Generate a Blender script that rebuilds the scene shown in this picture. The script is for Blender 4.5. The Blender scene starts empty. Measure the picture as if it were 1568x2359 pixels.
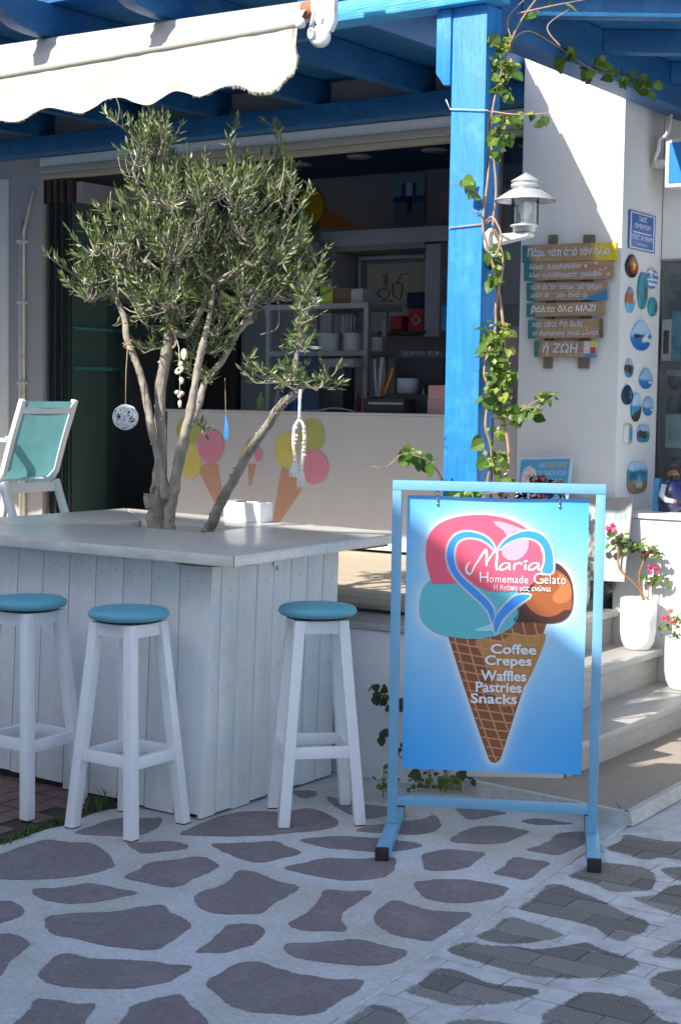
import bpy, bmesh, math, random
import numpy as np
from mathutils import Vector, Matrix, noise
random.seed(7)
S = bpy.context.scene
COL = S.collection
V3 = Vector
rad = math.radians
# ------------------------------------------------------------------ camera
FPX, CX, CY, CAMH, YAW, ROLL = 3600.0, 784.0, 1179.0, 1.55, rad(34.0), 0.014
PIT = math.atan((1179 - 920) / FPX)
fwd = V3((-math.sin(YAW) * math.cos(PIT), math.cos(YAW) * math.cos(PIT), -math.sin(PIT)))
rt0 = V3((math.cos(YAW), math.sin(YAW), 0)); up0 = rt0.cross(fwd)
crt = rt0 * math.cos(ROLL) + up0 * math.sin(ROLL)
cup = -rt0 * math.sin(ROLL) + up0 * math.cos(ROLL)
CC = V3((0, 0, CAMH))
cd = bpy.data.cameras.new('camera'); cam = bpy.data.objects.new('camera', cd); COL.objects.link(cam)
cam.matrix_world = Matrix(((crt.x, cup.x, -fwd.x, 0), (crt.y, cup.y, -fwd.y, 0), (crt.z, cup.z, -fwd.z, CAMH), (0, 0, 0, 1)))
cd.sensor_fit = 'HORIZONTAL'; cd.sensor_width = 36; cd.lens = FPX / 1568 * 36
cd.clip_start = 0.05; cd.clip_end = 500
cd.dof.use_dof = True; cd.dof.focus_distance = 5.6; cd.dof.aperture_fstop = 13
S.camera = cam
# ------------------------------------------------------------------ light
SUN = V3((0.3, 1.0, -0.85)).normalized()
w = bpy.data.worlds.new('World'); S.world = w; w.use_nodes = True
nt = w.node_tree; nt.nodes.clear()
sky = nt.nodes.new('ShaderNodeTexSky'); sky.sky_type = 'NISHITA'; sky.sun_disc = False
sky.ozone_density = 0.6; sky.dust_density = 1.6; sky.sun_elevation = math.asin(-SUN.z); sky.sun_rotation = math.atan2(-SUN.x, -SUN.y)
bgn = nt.nodes.new('ShaderNodeBackground'); bgn.inputs[1].default_value = 0.15
wo = nt.nodes.new('ShaderNodeOutputWorld')
nt.links.new(sky.outputs[0], bgn.inputs[0]); nt.links.new(bgn.outputs[0], wo.inputs[0])
sl = bpy.data.lights.new('sun', 'SUN'); sl.energy = 5.0; sl.angle = rad(0.5); sl.color = (1, 0.95, 0.87)
so = bpy.data.objects.new('sun', sl); COL.objects.link(so); so.location = (-6, -8, 12)
so.rotation_euler = SUN.to_track_quat('-Z', 'Y').to_euler()
S.view_settings.view_transform = 'Standard'; S.view_settings.look = 'None'
S.view_settings.exposure = 0.78; S.view_settings.gamma = 1
S.cycles.max_bounces = 8; S.cycles.transparent_max_bounces = 16

# ------------------------------------------------------------------ geometry of the view: a photo point onto a known plane of the place
def ray(u, v): return fwd + crt * ((u - CX) / FPX) - cup * ((v - CY) / FPX)
def onz(u, v, z=0.0): d = ray(u, v); return CC + d * ((z - CAMH) / d.z)
def onx(u, v, x): d = ray(u, v); return CC + d * (x / d.x)
def ony(u, v, y): d = ray(u, v); return CC + d * (y / d.y)
def onp(u, v, p, n): d = ray(u, v); return CC + d * ((V3(p) - CC).dot(n) / d.dot(n))
def ond(u, v, dep): return CC + ray(u, v) * dep
def xz(u, v, y): p = ony(u, v, y); return p.x, p.z

# ------------------------------------------------------------------ materials
MATS = {}
def mat(name, col, rough=0.6, var=0.12, scale=6.0, bump=0.0, bscale=40.0, metal=0.0, attr=None, streak=None, spec=0.5, coat=0.0, subs=0.0, dirt_dapple=None, dscale=2.0, damt=0.35):
    if name in MATS: return MATS[name]
    m = bpy.data.materials.new(name); m.use_nodes = True; t = m.node_tree; N = t.nodes; L = t.links
    b = N['Principled BSDF']; tc = N.new('ShaderNodeTexCoord'); mp = N.new('ShaderNodeMapping')
    L.new(tc.outputs['Object'], mp.inputs[0])
    if streak: mp.inputs['Scale'].default_value = streak
    n = N.new('ShaderNodeTexNoise'); n.inputs['Scale'].default_value = scale; n.inputs['Detail'].default_value = 6
    n.inputs['Roughness'].default_value = 0.62
    L.new(mp.outputs[0], n.inputs[0])
    if attr:
        a = N.new('ShaderNodeVertexColor'); a.layer_name = attr; src = a.outputs[0]
    else:
        a = N.new('ShaderNodeRGB'); a.outputs[0].default_value = (*col, 1); src = a.outputs[0]
    mr = N.new('ShaderNodeMapRange'); mr.inputs[1].default_value = 0.25; mr.inputs[2].default_value = 0.75
    mr.inputs[3].default_value = 1 - var; mr.inputs[4].default_value = 1 + var
    L.new(n.outputs[0], mr.inputs[0])
    mx = N.new('ShaderNodeVectorMath'); mx.operation = 'SCALE'
    L.new(src, mx.inputs[0]); L.new(mr.outputs[0], mx.inputs['Scale'])
    out = mx.outputs[0]
    if dirt_dapple:
        n2 = N.new('ShaderNodeTexNoise'); n2.inputs['Scale'].default_value = dscale; n2.inputs['Detail'].default_value = 8; n2.inputs['Roughness'].default_value = 0.7
        L.new(tc.outputs['Object'], n2.inputs[0])
        r2 = N.new('ShaderNodeMapRange'); r2.inputs[1].default_value = 0.5; r2.inputs[2].default_value = 0.72; r2.inputs[4].default_value = damt
        L.new(n2.outputs[0], r2.inputs[0])
        m2 = N.new('ShaderNodeMix'); m2.data_type = 'RGBA'; L.new(r2.outputs[0], m2.inputs[0]); L.new(out, m2.inputs[6]); m2.inputs[7].default_value = (*dirt_dapple, 1)
        out = m2.outputs[2]
    L.new(out, b.inputs['Base Color'])
    b.inputs['Roughness'].default_value = rough; b.inputs['Metallic'].default_value = metal
    b.inputs['Specular IOR Level'].default_value = spec
    if coat: b.inputs['Coat Weight'].default_value = coat; b.inputs['Coat Roughness'].default_value = 0.15
    if subs:
        # thin leaf or cloth: some light passes through
        tr = N.new('ShaderNodeBsdfTranslucent'); L.new(out, tr.inputs[0]); ms = N.new('ShaderNodeMixShader'); ms.inputs[0].default_value = subs
        L.new(b.outputs[0], ms.inputs[1]); L.new(tr.outputs[0], ms.inputs[2]); L.new(ms.outputs[0], N['Material Output'].inputs[0])
    if bump:
        bn = N.new('ShaderNodeTexNoise'); bn.inputs['Scale'].default_value = bscale; bn.inputs['Detail'].default_value = 5
        L.new(mp.outputs[0], bn.inputs[0]); bp = N.new('ShaderNodeBump'); bp.inputs['Strength'].default_value = bump; bp.inputs['Distance'].default_value = 0.01
        L.new(bn.outputs[0], bp.inputs['Height']); L.new(bp.outputs[0], b.inputs['Normal'])
    MATS[name] = m; return m

def glass(name, tint, gloss=0.12, rough=0.02, body=None):
    m = bpy.data.materials.new(name); m.use_nodes = True; t = m.node_tree; N = t.nodes; L = t.links; N.remove(N['Principled BSDF'])
    tr = N.new('ShaderNodeBsdfTransparent'); tr.inputs[0].default_value = (*tint, 1)
    gl = N.new('ShaderNodeBsdfGlossy'); gl.inputs['Roughness'].default_value = rough
    lw = N.new('ShaderNodeLayerWeight'); lw.inputs[0].default_value = 0.25
    mr = N.new('ShaderNodeMapRange'); mr.inputs[3].default_value = gloss * 0.4; mr.inputs[4].default_value = min(1, gloss * 4)
    L.new(lw.outputs['Fresnel'], mr.inputs[0])
    ms = N.new('ShaderNodeMixShader'); L.new(mr.outputs[0], ms.inputs[0]); L.new(tr.outputs[0], ms.inputs[1]); L.new(gl.outputs[0], ms.inputs[2])
    if body:   # faint body colour of thick stacked glass
        df = N.new('ShaderNodeBsdfDiffuse'); df.inputs[0].default_value = (*body, 1); m2 = N.new('ShaderNodeMixShader'); m2.inputs[0].default_value = 0.42
        L.new(ms.outputs[0], m2.inputs[1]); L.new(df.outputs[0], m2.inputs[2]); ms = m2
    L.new(ms.outputs[0], N['Material Output'].inputs[0]); return m

def mat_paint_pave():  # bricks whose top carries the painted net; 'sd' is the distance to the unpainted patches
    m = bpy.data.materials.new('painted_brick'); m.use_nodes = True; t = m.node_tree; N = t.nodes; L = t.links; b = N['Principled BSDF']
    at = N.new('ShaderNodeAttribute'); at.attribute_name = 'sd'
    rc = N.new('ShaderNodeAttribute'); rc.attribute_name = 'tone'
    g = N.new('ShaderNodeNewGeometry')
    n1 = N.new('ShaderNodeTexNoise'); n1.inputs['Scale'].default_value = 70; n1.inputs['Detail'].default_value = 7; n1.inputs['Roughness'].default_value = 0.75
    L.new(g.outputs['Position'], n1.inputs[0])
    s1 = N.new('ShaderNodeMath'); s1.operation = 'SUBTRACT'; L.new(n1.outputs[0], s1.inputs[0]); s1.inputs[1].default_value = 0.5
    s2 = N.new('ShaderNodeMath'); s2.operation = 'MULTIPLY_ADD'; L.new(s1.outputs[0], s2.inputs[0]); s2.inputs[1].default_value = 0.05; L.new(at.outputs['Fac'], s2.inputs[2])
    mr = N.new('ShaderNodeMapRange'); mr.inputs[1].default_value = -0.002; mr.inputs[2].default_value = 0.002; L.new(s2.outputs[0], mr.inputs[0])
    n2 = N.new('ShaderNodeTexNoise'); n2.inputs['Scale'].default_value = 9; n2.inputs['Detail'].default_value = 9; n2.inputs['Roughness'].default_value = 0.7
    L.new(g.outputs['Position'], n2.inputs[0])
    n3 = N.new('ShaderNodeTexNoise'); n3.inputs['Scale'].default_value = 240; n3.inputs['Detail'].default_value = 3; L.new(g.outputs['Position'], n3.inputs[0])
    cr = N.new('ShaderNodeValToRGB'); e = cr.color_ramp.elements; e[0].position = 0.3; e[0].color = (0.36, 0.36, 0.37, 1); e[1].position = 0.6; e[1].color = (0.56, 0.58, 0.6, 1)
    L.new(n2.outputs[0], cr.inputs[0])
    cb = N.new('ShaderNodeValToRGB'); e = cb.color_ramp.elements; e[0].position = 0.3; e[0].color = (0.11, 0.11, 0.105, 1); e[1].position = 0.72; e[1].color = (0.27, 0.265, 0.245, 1)
    L.new(n3.outputs[0], cb.inputs[0])
    vm = N.new('ShaderNodeVectorMath'); vm.operation = 'SCALE'; L.new(cb.outputs[0], vm.inputs[0]); L.new(rc.outputs['Fac'], vm.inputs['Scale'])
    mx = N.new('ShaderNodeMix'); mx.data_type = 'RGBA'; L.new(mr.outputs[0], mx.inputs[0]); L.new(vm.outputs[0], mx.inputs[6]); L.new(cr.outputs[0], mx.inputs[7])
    L.new(mx.outputs[2], b.inputs['Base Color']); b.inputs['Roughness'].default_value = 0.8
    bp = N.new('ShaderNodeBump'); bp.inputs['Strength'].default_value = 0.5; bp.inputs['Distance'].default_value = 0.004; L.new(n3.outputs[0], bp.inputs['Height']); L.new(bp.outputs[0], b.inputs['Normal'])
    return m

def mat_ground_paint():  # worn whitewash on concrete
    m = bpy.data.materials.new('whitewashed_ground'); m.use_nodes = True; t = m.node_tree; N = t.nodes; L = t.links; b = N['Principled BSDF']
    g = N.new('ShaderNodeNewGeometry')
    def nz(s, d=8, r=0.65):
        n = N.new('ShaderNodeTexNoise'); n.inputs['Scale'].default_value = s; n.inputs['Detail'].default_value = d; n.inputs['Roughness'].default_value = r
        L.new(g.outputs['Position'], n.inputs[0]); return n
    a = nz(1.3); c = nz(60, 6, 0.75); d = nz(7, 9, 0.75)
    c1 = N.new('ShaderNodeValToRGB'); e = c1.color_ramp.elements; e[0].position = 0.40; e[0].color = (0.56, 0.575, 0.6, 1); e[1].position = 0.62; e[1].color = (0.44, 0.425, 0.37, 1)
    L.new(a.outputs[0], c1.inputs[0])
    r1 = N.new('ShaderNodeMapRange'); r1.inputs[1].default_value = 0.58; r1.inputs[2].default_value = 0.75; r1.inputs[4].default_value = 0.55; L.new(d.outputs[0], r1.inputs[0])
    m1 = N.new('ShaderNodeMix'); m1.data_type = 'RGBA'; L.new(r1.outputs[0], m1.inputs[0]); L.new(c1.outputs[0], m1.inputs[6]); m1.inputs[7].default_value = (0.22, 0.215, 0.2, 1)
    r2 = N.new('ShaderNodeMapRange'); r2.inputs[1].default_value = 0.35; r2.inputs[2].default_value = 0.65; r2.inputs[3].default_value = 0.8; r2.inputs[4].default_value = 1.12; L.new(c.outputs[0], r2.inputs[0])
    vm = N.new('ShaderNodeVectorMath'); vm.operation = 'SCALE'; L.new(m1.outputs[2], vm.inputs[0]); L.new(r2.outputs[0], vm.inputs['Scale'])
    L.new(vm.outputs[0], b.inputs['Base Color']); b.inputs['Roughness'].default_value = 0.75
    bp = N.new('ShaderNodeBump'); bp.inputs['Strength'].default_value = 0.4; bp.inputs['Distance'].default_value = 0.004; L.new(c.outputs[0], bp.inputs['Height']); L.new(bp.outputs[0], b.inputs['Normal'])
    return m

M = dict(
    wall=mat('white_plaster', (0.70, 0.70, 0.70), 0.85, 0.07, 2.2, 0.9, 6, dirt_dapple=(0.6, 0.57, 0.52), dscale=3, damt=0.15),
    wwood=mat('white_painted_wood', (0.72, 0.735, 0.75), 0.42, 0.05, 5, 0.12, 22, streak=(6, 6, 0.7), dirt_dapple=(0.42, 0.42, 0.40), dscale=7, damt=0.25),
    stoolw=mat('stool_white_paint', (0.80, 0.81, 0.83), 0.32, 0.03, 8, 0.06, 30, dirt_dapple=(0.5, 0.48, 0.45), dscale=14, damt=0.15),
    top=mat('limed_table_wood', (0.62, 0.605, 0.555), 0.32, 0.16, 7, 0.05, 30, streak=(1.2, 10, 5), coat=0.15, dirt_dapple=(0.36, 0.33, 0.28), dscale=5, damt=0.3),
    ply=mat('plywood_edge', (0.22, 0.14, 0.08), 0.8),
    blue=mat('blue_painted_wood', (0.014, 0.20, 0.54), 0.5, 0.26, 3.5, 0.35, 14, streak=(14, 14, 0.7), dirt_dapple=(0.12, 0.42, 0.74), dscale=9, damt=0.35),
    bluef=mat('sunlit_blue_beam', (0.03, 0.30, 0.60), 0.5, 0.25, 3.5, 0.35, 14, streak=(0.7, 14, 14), dirt_dapple=(0.22, 0.55, 0.75), dscale=7, damt=0.5),  # same blue paint, lightened to carry the sun on the front beam
    bluex=mat('shaded_blue_beam', (0.007, 0.11, 0.28), 0.5, 0.2, 3.5, 0.3, 14, streak=(0.7, 14, 14), dirt_dapple=(0.10, 0.34, 0.55), dscale=6, damt=0.3),  # same blue paint, darkened to carry the shade under the roof
    bluey=mat('shaded_blue_rafter', (0.005, 0.085, 0.235), 0.5, 0.2, 3.5, 0.3, 14, streak=(14, 0.7, 14), dirt_dapple=(0.06, 0.24, 0.45), dscale=4, damt=0.3),  # rafter copy of the blue, its under-roof shade put into the colour
    frame=mat('light_blue_enamel', (0.17, 0.40, 0.60), 0.35, 0.04, 8, 0.03, 60, dirt_dapple=(0.10, 0.22, 0.34), dscale=30, damt=0.25),
    black=mat('black_rubber', (0.015, 0.015, 0.017), 0.6),
    steel=mat('weathered_steel', (0.45, 0.44, 0.42), 0.35, 0.15, 40, metal=0.8),
    alum=mat('grey_lamp_metal', (0.50, 0.51, 0.52), 0.32, 0.06, 12, metal=0.35, spec=0.6),
    awn=mat('cream_canvas', (0.50, 0.475, 0.43), 0.9, 0.05, 5, 0.3, 9, subs=0.12, dirt_dapple=(0.62, 0.52, 0.38), dscale=2.5, damt=0.35),
    fray=mat('frayed_thread', (0.70, 0.64, 0.52), 0.9, subs=0.2),
    rust=mat('rusty_roller', (0.36, 0.13, 0.06), 0.7, 0.3, 20),
    wmetal=mat('white_metal', (0.72, 0.71, 0.68), 0.4, 0.05, 10, dirt_dapple=(0.35, 0.22, 0.12), dscale=25, damt=0.5),
    teal=mat('teal_vinyl', (0.115, 0.385, 0.48), 0.5, 0.05, 14, 0.12, 60),
    mesh=mat('teal_sling_fabric', (0.17, 0.43, 0.46), 0.7, 0.14, 9, subs=0.4),
    stone=mat('dark_paving_stone', (0.19, 0.166, 0.172), 0.8, 0.25, 55, 0.5, 160, dirt_dapple=(0.30, 0.285, 0.28), dscale=6, damt=0.5),
    clay=mat('clay_paver', (0.16, 0.10, 0.085), 0.85, 0.25, 20, 0.4, 90, dirt_dapple=(0.10, 0.09, 0.08), dscale=8, damt=0.6),
    soil=mat('dark_soil', (0.045, 0.035, 0.025), 0.95, 0.3, 30, 0.6, 40),
    joint=mat('joint_sand', (0.16, 0.155, 0.15), 0.95, 0.3, 50),
    marble=mat('grey_marble_step', (0.38, 0.37, 0.35), 0.5, 0.14, 5, 0.06, 40, streak=(4, 1, 8), dirt_dapple=(0.30, 0.28, 0.26), dscale=5, damt=0.5),
    slab=mat('beige_concrete', (0.31, 0.265, 0.215), 0.8, 0.12, 9, 0.3, 60, dirt_dapple=(0.25, 0.22, 0.19), dscale=3, damt=0.5),
    deck=mat('pale_deck_tile', (0.50, 0.42, 0.31), 0.6, 0.14, 5, 0.05, 30, streak=(1, 9, 9), dirt_dapple=(0.42, 0.33, 0.22), dscale=6, damt=0.3),
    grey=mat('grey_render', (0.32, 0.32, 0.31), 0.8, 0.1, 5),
    bark=mat('olive_bark', (0.29, 0.255, 0.205), 0.9, 0.45, 26, 1.0, 38, streak=(1, 1, 0.45), dirt_dapple=(0.10, 0.085, 0.07), dscale=14, damt=0.8),  # strong dark blotches imitate lit and shaded patches on the trunks
    twig=mat('olive_twig', (0.30, 0.27, 0.21), 0.8, 0.2, 30),
    vstem=mat('vine_stem', (0.36, 0.23, 0.15), 0.8, 0.25, 30),
    olive=mat('olive_leaf', (0.1, 0.12, 0.05), 0.36, 0.12, 20, attr='col', subs=0.22, spec=0.6),
    leaf=mat('vine_leaf', (0.07, 0.14, 0.02), 0.42, 0.1, 20, attr='col', subs=0.35),
    cer=mat('white_ceramic', (0.82, 0.82, 0.80), 0.3, 0.03, 6, dirt_dapple=(0.66, 0.63, 0.58), dscale=8, damt=0.2),
    ceramic=mat('glazed_white', (0.84, 0.84, 0.83), 0.12, 0.01, 6),
    paintc=mat('hand_painted', (0.5, 0.5, 0.5), 0.4, 0.08, 30, attr='col'),
    print=mat('printed_sheet', (0.5, 0.5, 0.5), 0.35, 0.015, 4, attr='col'),
    plank=mat('weathered_board', (0.3, 0.2, 0.12), 0.65, 0.22, 6, 0.3, 20, attr='col', streak=(1.2, 10, 14)),
    rail=mat('grey_old_wood', (0.16, 0.13, 0.10), 0.85, 0.25, 8, streak=(10, 10, 1)),
    lwhite=mat('white_lettering', (0.80, 0.82, 0.84), 0.5, 0.02),
    lblue=mat('pale_blue_lettering', (0.55, 0.66, 0.80), 0.5, 0.02),
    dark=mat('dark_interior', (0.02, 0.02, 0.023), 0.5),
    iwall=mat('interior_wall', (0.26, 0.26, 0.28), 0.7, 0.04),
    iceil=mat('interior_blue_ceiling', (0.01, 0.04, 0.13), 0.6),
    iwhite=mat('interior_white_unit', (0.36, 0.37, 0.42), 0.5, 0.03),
    counter=mat('counter_panel', (0.52, 0.51, 0.52), 0.6, 0.03, 3),
    brass=mat('twine', (0.48, 0.34, 0.18), 0.9, 0.2, 60),
    rope=mat('white_rope', (0.74, 0.70, 0.62), 0.9, 0.15, 60, 0.4, 200),
    mag=mat('pink_flower', (0.75, 0.06, 0.22), 0.6, 0.15, 30, subs=0.3),
    redf=mat('red_flower', (0.80, 0.09, 0.07), 0.6, 0.15, 30, subs=0.3),
    conif=mat('grey_green_needles', (0.10, 0.13, 0.09), 0.7, 0.2, 30, subs=0.2),
    wine=mat('wine_red_leaf', (0.035, 0.008, 0.010), 0.3, 0.3, 30, subs=0.1),
    orange=mat('geranium_stem', (0.34, 0.15, 0.06), 0.7, 0.2, 30),
    grass=mat('grass_blade', (0.085, 0.13, 0.035), 0.7, 0.2, 30, subs=0.3),
    pink=mat('pink_box_card', (0.50, 0.25, 0.26), 0.6),
    red=mat('red_tin', (0.30, 0.01, 0.02), 0.4), navy=mat('navy_cloth', (0.01, 0.014, 0.08), 0.7), lime=mat('lime_card', (0.42, 0.50, 0.03), 0.5),
    orangep=mat('orange_plastic', (0.65, 0.25, 0.03), 0.5), bluep=mat('blue_plastic', (0.08, 0.33, 0.62), 0.5),
    glassblue=mat('blue_glass_drop', (0.03, 0.25, 0.60), 0.08, 0.15, 20, coat=1.0),
    shell=mat('sea_shell', (0.68, 0.56, 0.45), 0.5, 0.2, 40, 0.3, 60),
    brownp=mat('brown_box', (0.17, 0.10, 0.06), 0.7), unit=mat('stainless_rack', (0.34, 0.32, 0.29), 0.35, 0.05, 10, metal=0.4),
    frost=mat('frosted_bulb', (0.85, 0.84, 0.80), 0.4), tealp=mat('teal_panel', (0.09, 0.25, 0.26), 0.3),
)
M['glass'] = glass('green_glass', (0.50, 0.68, 0.63), 0.10, body=(0.17, 0.27, 0.24))
M['clear'] = glass('clear_glass', (0.88, 0.90, 0.90), 0.12)
M['lamp_glass'] = glass('lamp_glass', (0.82, 0.84, 0.85), 0.35)
M['pave'] = mat_paint_pave(); M['ground'] = mat_ground_paint()

# ------------------------------------------------------------------ mesh tools
ORG = {}
class MB:
    def __init__(s): s.v = []; s.f = []; s.mi = []; s.c = None; s.smooth = []
    def add(s, vs, fs, m=0, sm=False):
        o = len(s.v); s.v += [V3(p) for p in vs]; s.f += [tuple(i + o for i in f) for f in fs]; s.mi += [m] * len(fs); s.smooth += [sm] * len(fs)
        return o
    def box(s, a, b, m=0):
        x0, y0, z0 = (min(a[i], b[i]) for i in range(3)); x1, y1, z1 = (max(a[i], b[i]) for i in range(3))
        s.add([(x0, y0, z0), (x1, y0, z0), (x1, y1, z0), (x0, y1, z0), (x0, y0, z1), (x1, y0, z1), (x1, y1, z1), (x0, y1, z1)],
              [(0, 3, 2, 1), (4, 5, 6, 7), (0, 1, 5, 4), (1, 2, 6, 5), (2, 3, 7, 6), (3, 0, 4, 7)], m); return s
    def hexa(s, q, m=0):  # 4 bottom, 4 top, ccw from above
        s.add(q, [(0, 3, 2, 1), (4, 5, 6, 7), (0, 1, 5, 4), (1, 2, 6, 5), (2, 3, 7, 6), (3, 0, 4, 7)], m); return s
    def bar(s, p, q, wd, h, up=(0, 0, 1), m=0, w2=None, h2=None):
        p = V3(p); q = V3(q); d = (q - p).normalized(); sd = d.cross(V3(up)).normalized(); u = sd.cross(d)
        w2 = w2 or wd; h2 = h2 or h
        a = [p + sd * (i * wd / 2) + u * (j * h / 2) for i, j in ((-1, -1), (1, -1), (1, 1), (-1, 1))]
        b = [q + sd * (i * w2 / 2) + u * (j * h2 / 2) for i, j in ((-1, -1), (1, -1), (1, 1), (-1, 1))]
        s.add(a + b, [(0, 1, 2, 3), (7, 6, 5, 4), (4, 5, 1, 0), (5, 6, 2, 1), (6, 7, 3, 2), (7, 4, 0, 3)], m); return s
    def tube(s, pts, r, n=8, cap=True, m=0, jit=0.0, sm=True):
        pts = [V3(p) for p in pts]; k = len(pts)
        rs = r if isinstance(r, (list, tuple)) else [r] * k
        d0 = (pts[1] - pts[0]).normalized(); a = d0.orthogonal().normalized(); vs = []
        for i in range(k):
            d = (pts[min(i + 1, k - 1)] - pts[max(i - 1, 0)]).normalized()
            a = (a - d * a.dot(d)).normalized(); b = d.cross(a)
            for j in range(n):
                t = 2 * math.pi * j / n; rr = rs[i] * (1 + (random.uniform(-jit, jit) if jit else 0))
                vs.append(pts[i] + a * (math.cos(t) * rr) + b * (math.sin(t) * rr))
        fs = [(i * n + j, i * n + (j + 1) % n, (i + 1) * n + (j + 1) % n, (i + 1) * n + j) for i in range(k - 1) for j in range(n)]
        if cap: fs += [tuple(range(n - 1, -1, -1)), tuple((k - 1) * n + j for j in range(n))]
        s.add(vs, fs, m, sm); return s
    def lathe(s, c, prof, n=24, axis=(0, 0, 1), m=0, cap=True):
        c = V3(c); ax = V3(axis).normalized(); a = ax.orthogonal().normalized(); b = ax.cross(a); vs = []
        for r, h in prof:
            for j in range(n):
                t = 2 * math.pi * j / n; vs.append(c + ax * h + a * (math.cos(t) * r) + b * (math.sin(t) * r))
        k = len(prof)
        fs = [(i * n + j, i * n + (j + 1) % n, (i + 1) * n + (j + 1) % n, (i + 1) * n + j) for i in range(k - 1) for j in range(n)]
        if cap: fs += [tuple(range(n - 1, -1, -1)), tuple((k - 1) * n + j for j in range(n))]
        s.add(vs, fs, m, True); return s
    def prism(s, poly, off, m=0):  # poly: 3-D points, extruded by off
        n = len(poly); off = V3(off); p = [V3(q) for q in poly]
        s.add(p + [q + off for q in p], [tuple(range(n)), tuple(range(2 * n - 1, n - 1, -1))] + [(j, j + n, (j + 1) % n + n, (j + 1) % n) for j in range(n)], m); return s
    def ball(s, c, r, n=12, sc=(1, 1, 1), m=0):
        c = V3(c); k = n // 2; vs = []; 
        for i in range(k + 1):
            ph = math.pi * i / k
            for j in range(n):
                t = 2 * math.pi * j / n; vs.append(c + V3((math.sin(ph) * math.cos(t) * r * sc[0], math.sin(ph) * math.sin(t) * r * sc[1], -math.cos(ph) * r * sc[2])))
        s.add(vs, [(i * n + j, i * n + (j + 1) % n, (i + 1) * n + (j + 1) % n, (i + 1) * n + j) for i in range(k) for j in range(n)], m, True); return s
    def build(s, name, mats, parent=None, base=None, bevel=0.0, col=None, fixn=True):
        if not isinstance(mats, (list, tuple)): mats = [mats]
        if parent is not None: org = ORG[parent.name]
        elif base is not None: org = V3(base)
        else:
            n = len(s.v); org = V3((sum(p.x for p in s.v) / n, sum(p.y for p in s.v) / n, min(p.z for p in s.v)))
        me = bpy.data.meshes.new(name); me.from_pydata([tuple(p - org) for p in s.v], [], s.f)
        for m_ in mats: me.materials.append(m_)
        me.polygons.foreach_set('material_index', s.mi); me.polygons.foreach_set('use_smooth', s.smooth)
        if col is not None:
            ca = me.color_attributes.new('col', 'FLOAT_COLOR', 'POINT')
            ca.data.foreach_set('color', np.hstack([np.array(col, dtype=np.float32), np.ones((len(col), 1), np.float32)]).ravel())
        if bevel or fixn:
            bm = bmesh.new(); bm.from_mesh(me)
            if fixn and len(bm.faces) < 60000: bmesh.ops.recalc_face_normals(bm, faces=bm.faces)
            if bevel:
                ed = [e for e in bm.edges if len(e.link_faces) == 2 and e.calc_face_angle(0) > 0.6]
                bmesh.ops.bevel(bm, geom=ed, offset=bevel, segments=2, profile=0.6, affect='EDGES', clamp_overlap=True)
                for f in bm.faces: f.smooth = True
            bm.to_mesh(me); bm.free()
            if bevel:
                try: me.set_sharp_from_angle(angle=rad(50))
                except Exception: pass
        me.update()
        o = bpy.data.objects.new(name, me); COL.objects.link(o)
        if parent is not None: o.parent = parent
        else: o.location = org
        ORG[o.name] = org; return o
def empty(name, loc, rz=0.0):
    o = bpy.data.objects.new(name, None); COL.objects.link(o); o.location = loc; o.rotation_euler = (0, 0, rz); o.empty_display_size = 0.1
    ORG[o.name] = V3(loc); return o
def tag(o, label, cat, group=None):
    o['label'] = label; o['category'] = cat
    if group: o['group'] = group
    return o
def struct(o): o['kind'] = 'structure'; return o
def stuff(o): o['kind'] = 'stuff'; return o
def copy_thing(o, parent=None):
    c = o.copy(); COL.objects.link(c); ORG[c.name] = ORG[o.name]
    if parent: c.parent = parent
    for ch in [k for k in o.children]: copy_thing(ch, c)
    return c
def smooth_poly(pts, n=6, closed=True):
    k = len(pts); out = []
    for i in range(k if closed else k - 1):
        p0, p1, p2, p3 = (pts[(i + j - 1) % k] if closed else pts[min(max(i + j - 1, 0), k - 1)] for j in range(4))
        for t in range(n):
            t /= n
            out.append(tuple(0.5 * ((2 * b) + (-a + c) * t + (2 * a - 5 * b + 4 * c - d) * t * t + (-a + 3 * b - 3 * c + d) * t ** 3) for a, b, c, d in zip(p0, p1, p2, p3)))
    if not closed: out.append(tuple(pts[-1]))
    return out
def text(name, s, o, ex, ey, width, height, m, parent, bold=0.0, shear=0.0, lift=0.0008, spacing=1.0):
    """flat lettering: o lower-left corner, ex / ey unit vectors, fitted to width x height"""
    cu = bpy.data.curves.new(name, 'FONT'); cu.body = s; cu.offset = bold; cu.shear = shear; cu.space_character = spacing; cu.resolution_u = 3
    to = bpy.data.objects.new(name, cu); COL.objects.link(to)
    dg = bpy.context.evaluated_depsgraph_get(); me = bpy.data.meshes.new_from_object(to.evaluated_get(dg))
    bpy.data.objects.remove(to)
    co = np.array([v.co[:] for v in me.vertices])
    if len(co) == 0: return None
    lo = co.min(0); hi = co.max(0); k = (hi - lo); k[k == 0] = 1
    ex = V3(ex); ey = V3(ey); nz = ex.cross(ey).normalized(); o = V3(o); org = ORG[parent.name]
    for v, c in zip(me.vertices, co):
        a = (c[0] - lo[0]) / k[0] * width; b = (c[1] - lo[1]) / k[1] * height
        v.co = o + ex * a + ey * b + nz * lift - org
    me.materials.clear(); me.materials.append(m)
    ob = bpy.data.objects.new(name, me); COL.objects.link(ob); ob.parent = parent; ORG[ob.name] = org; return ob
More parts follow.
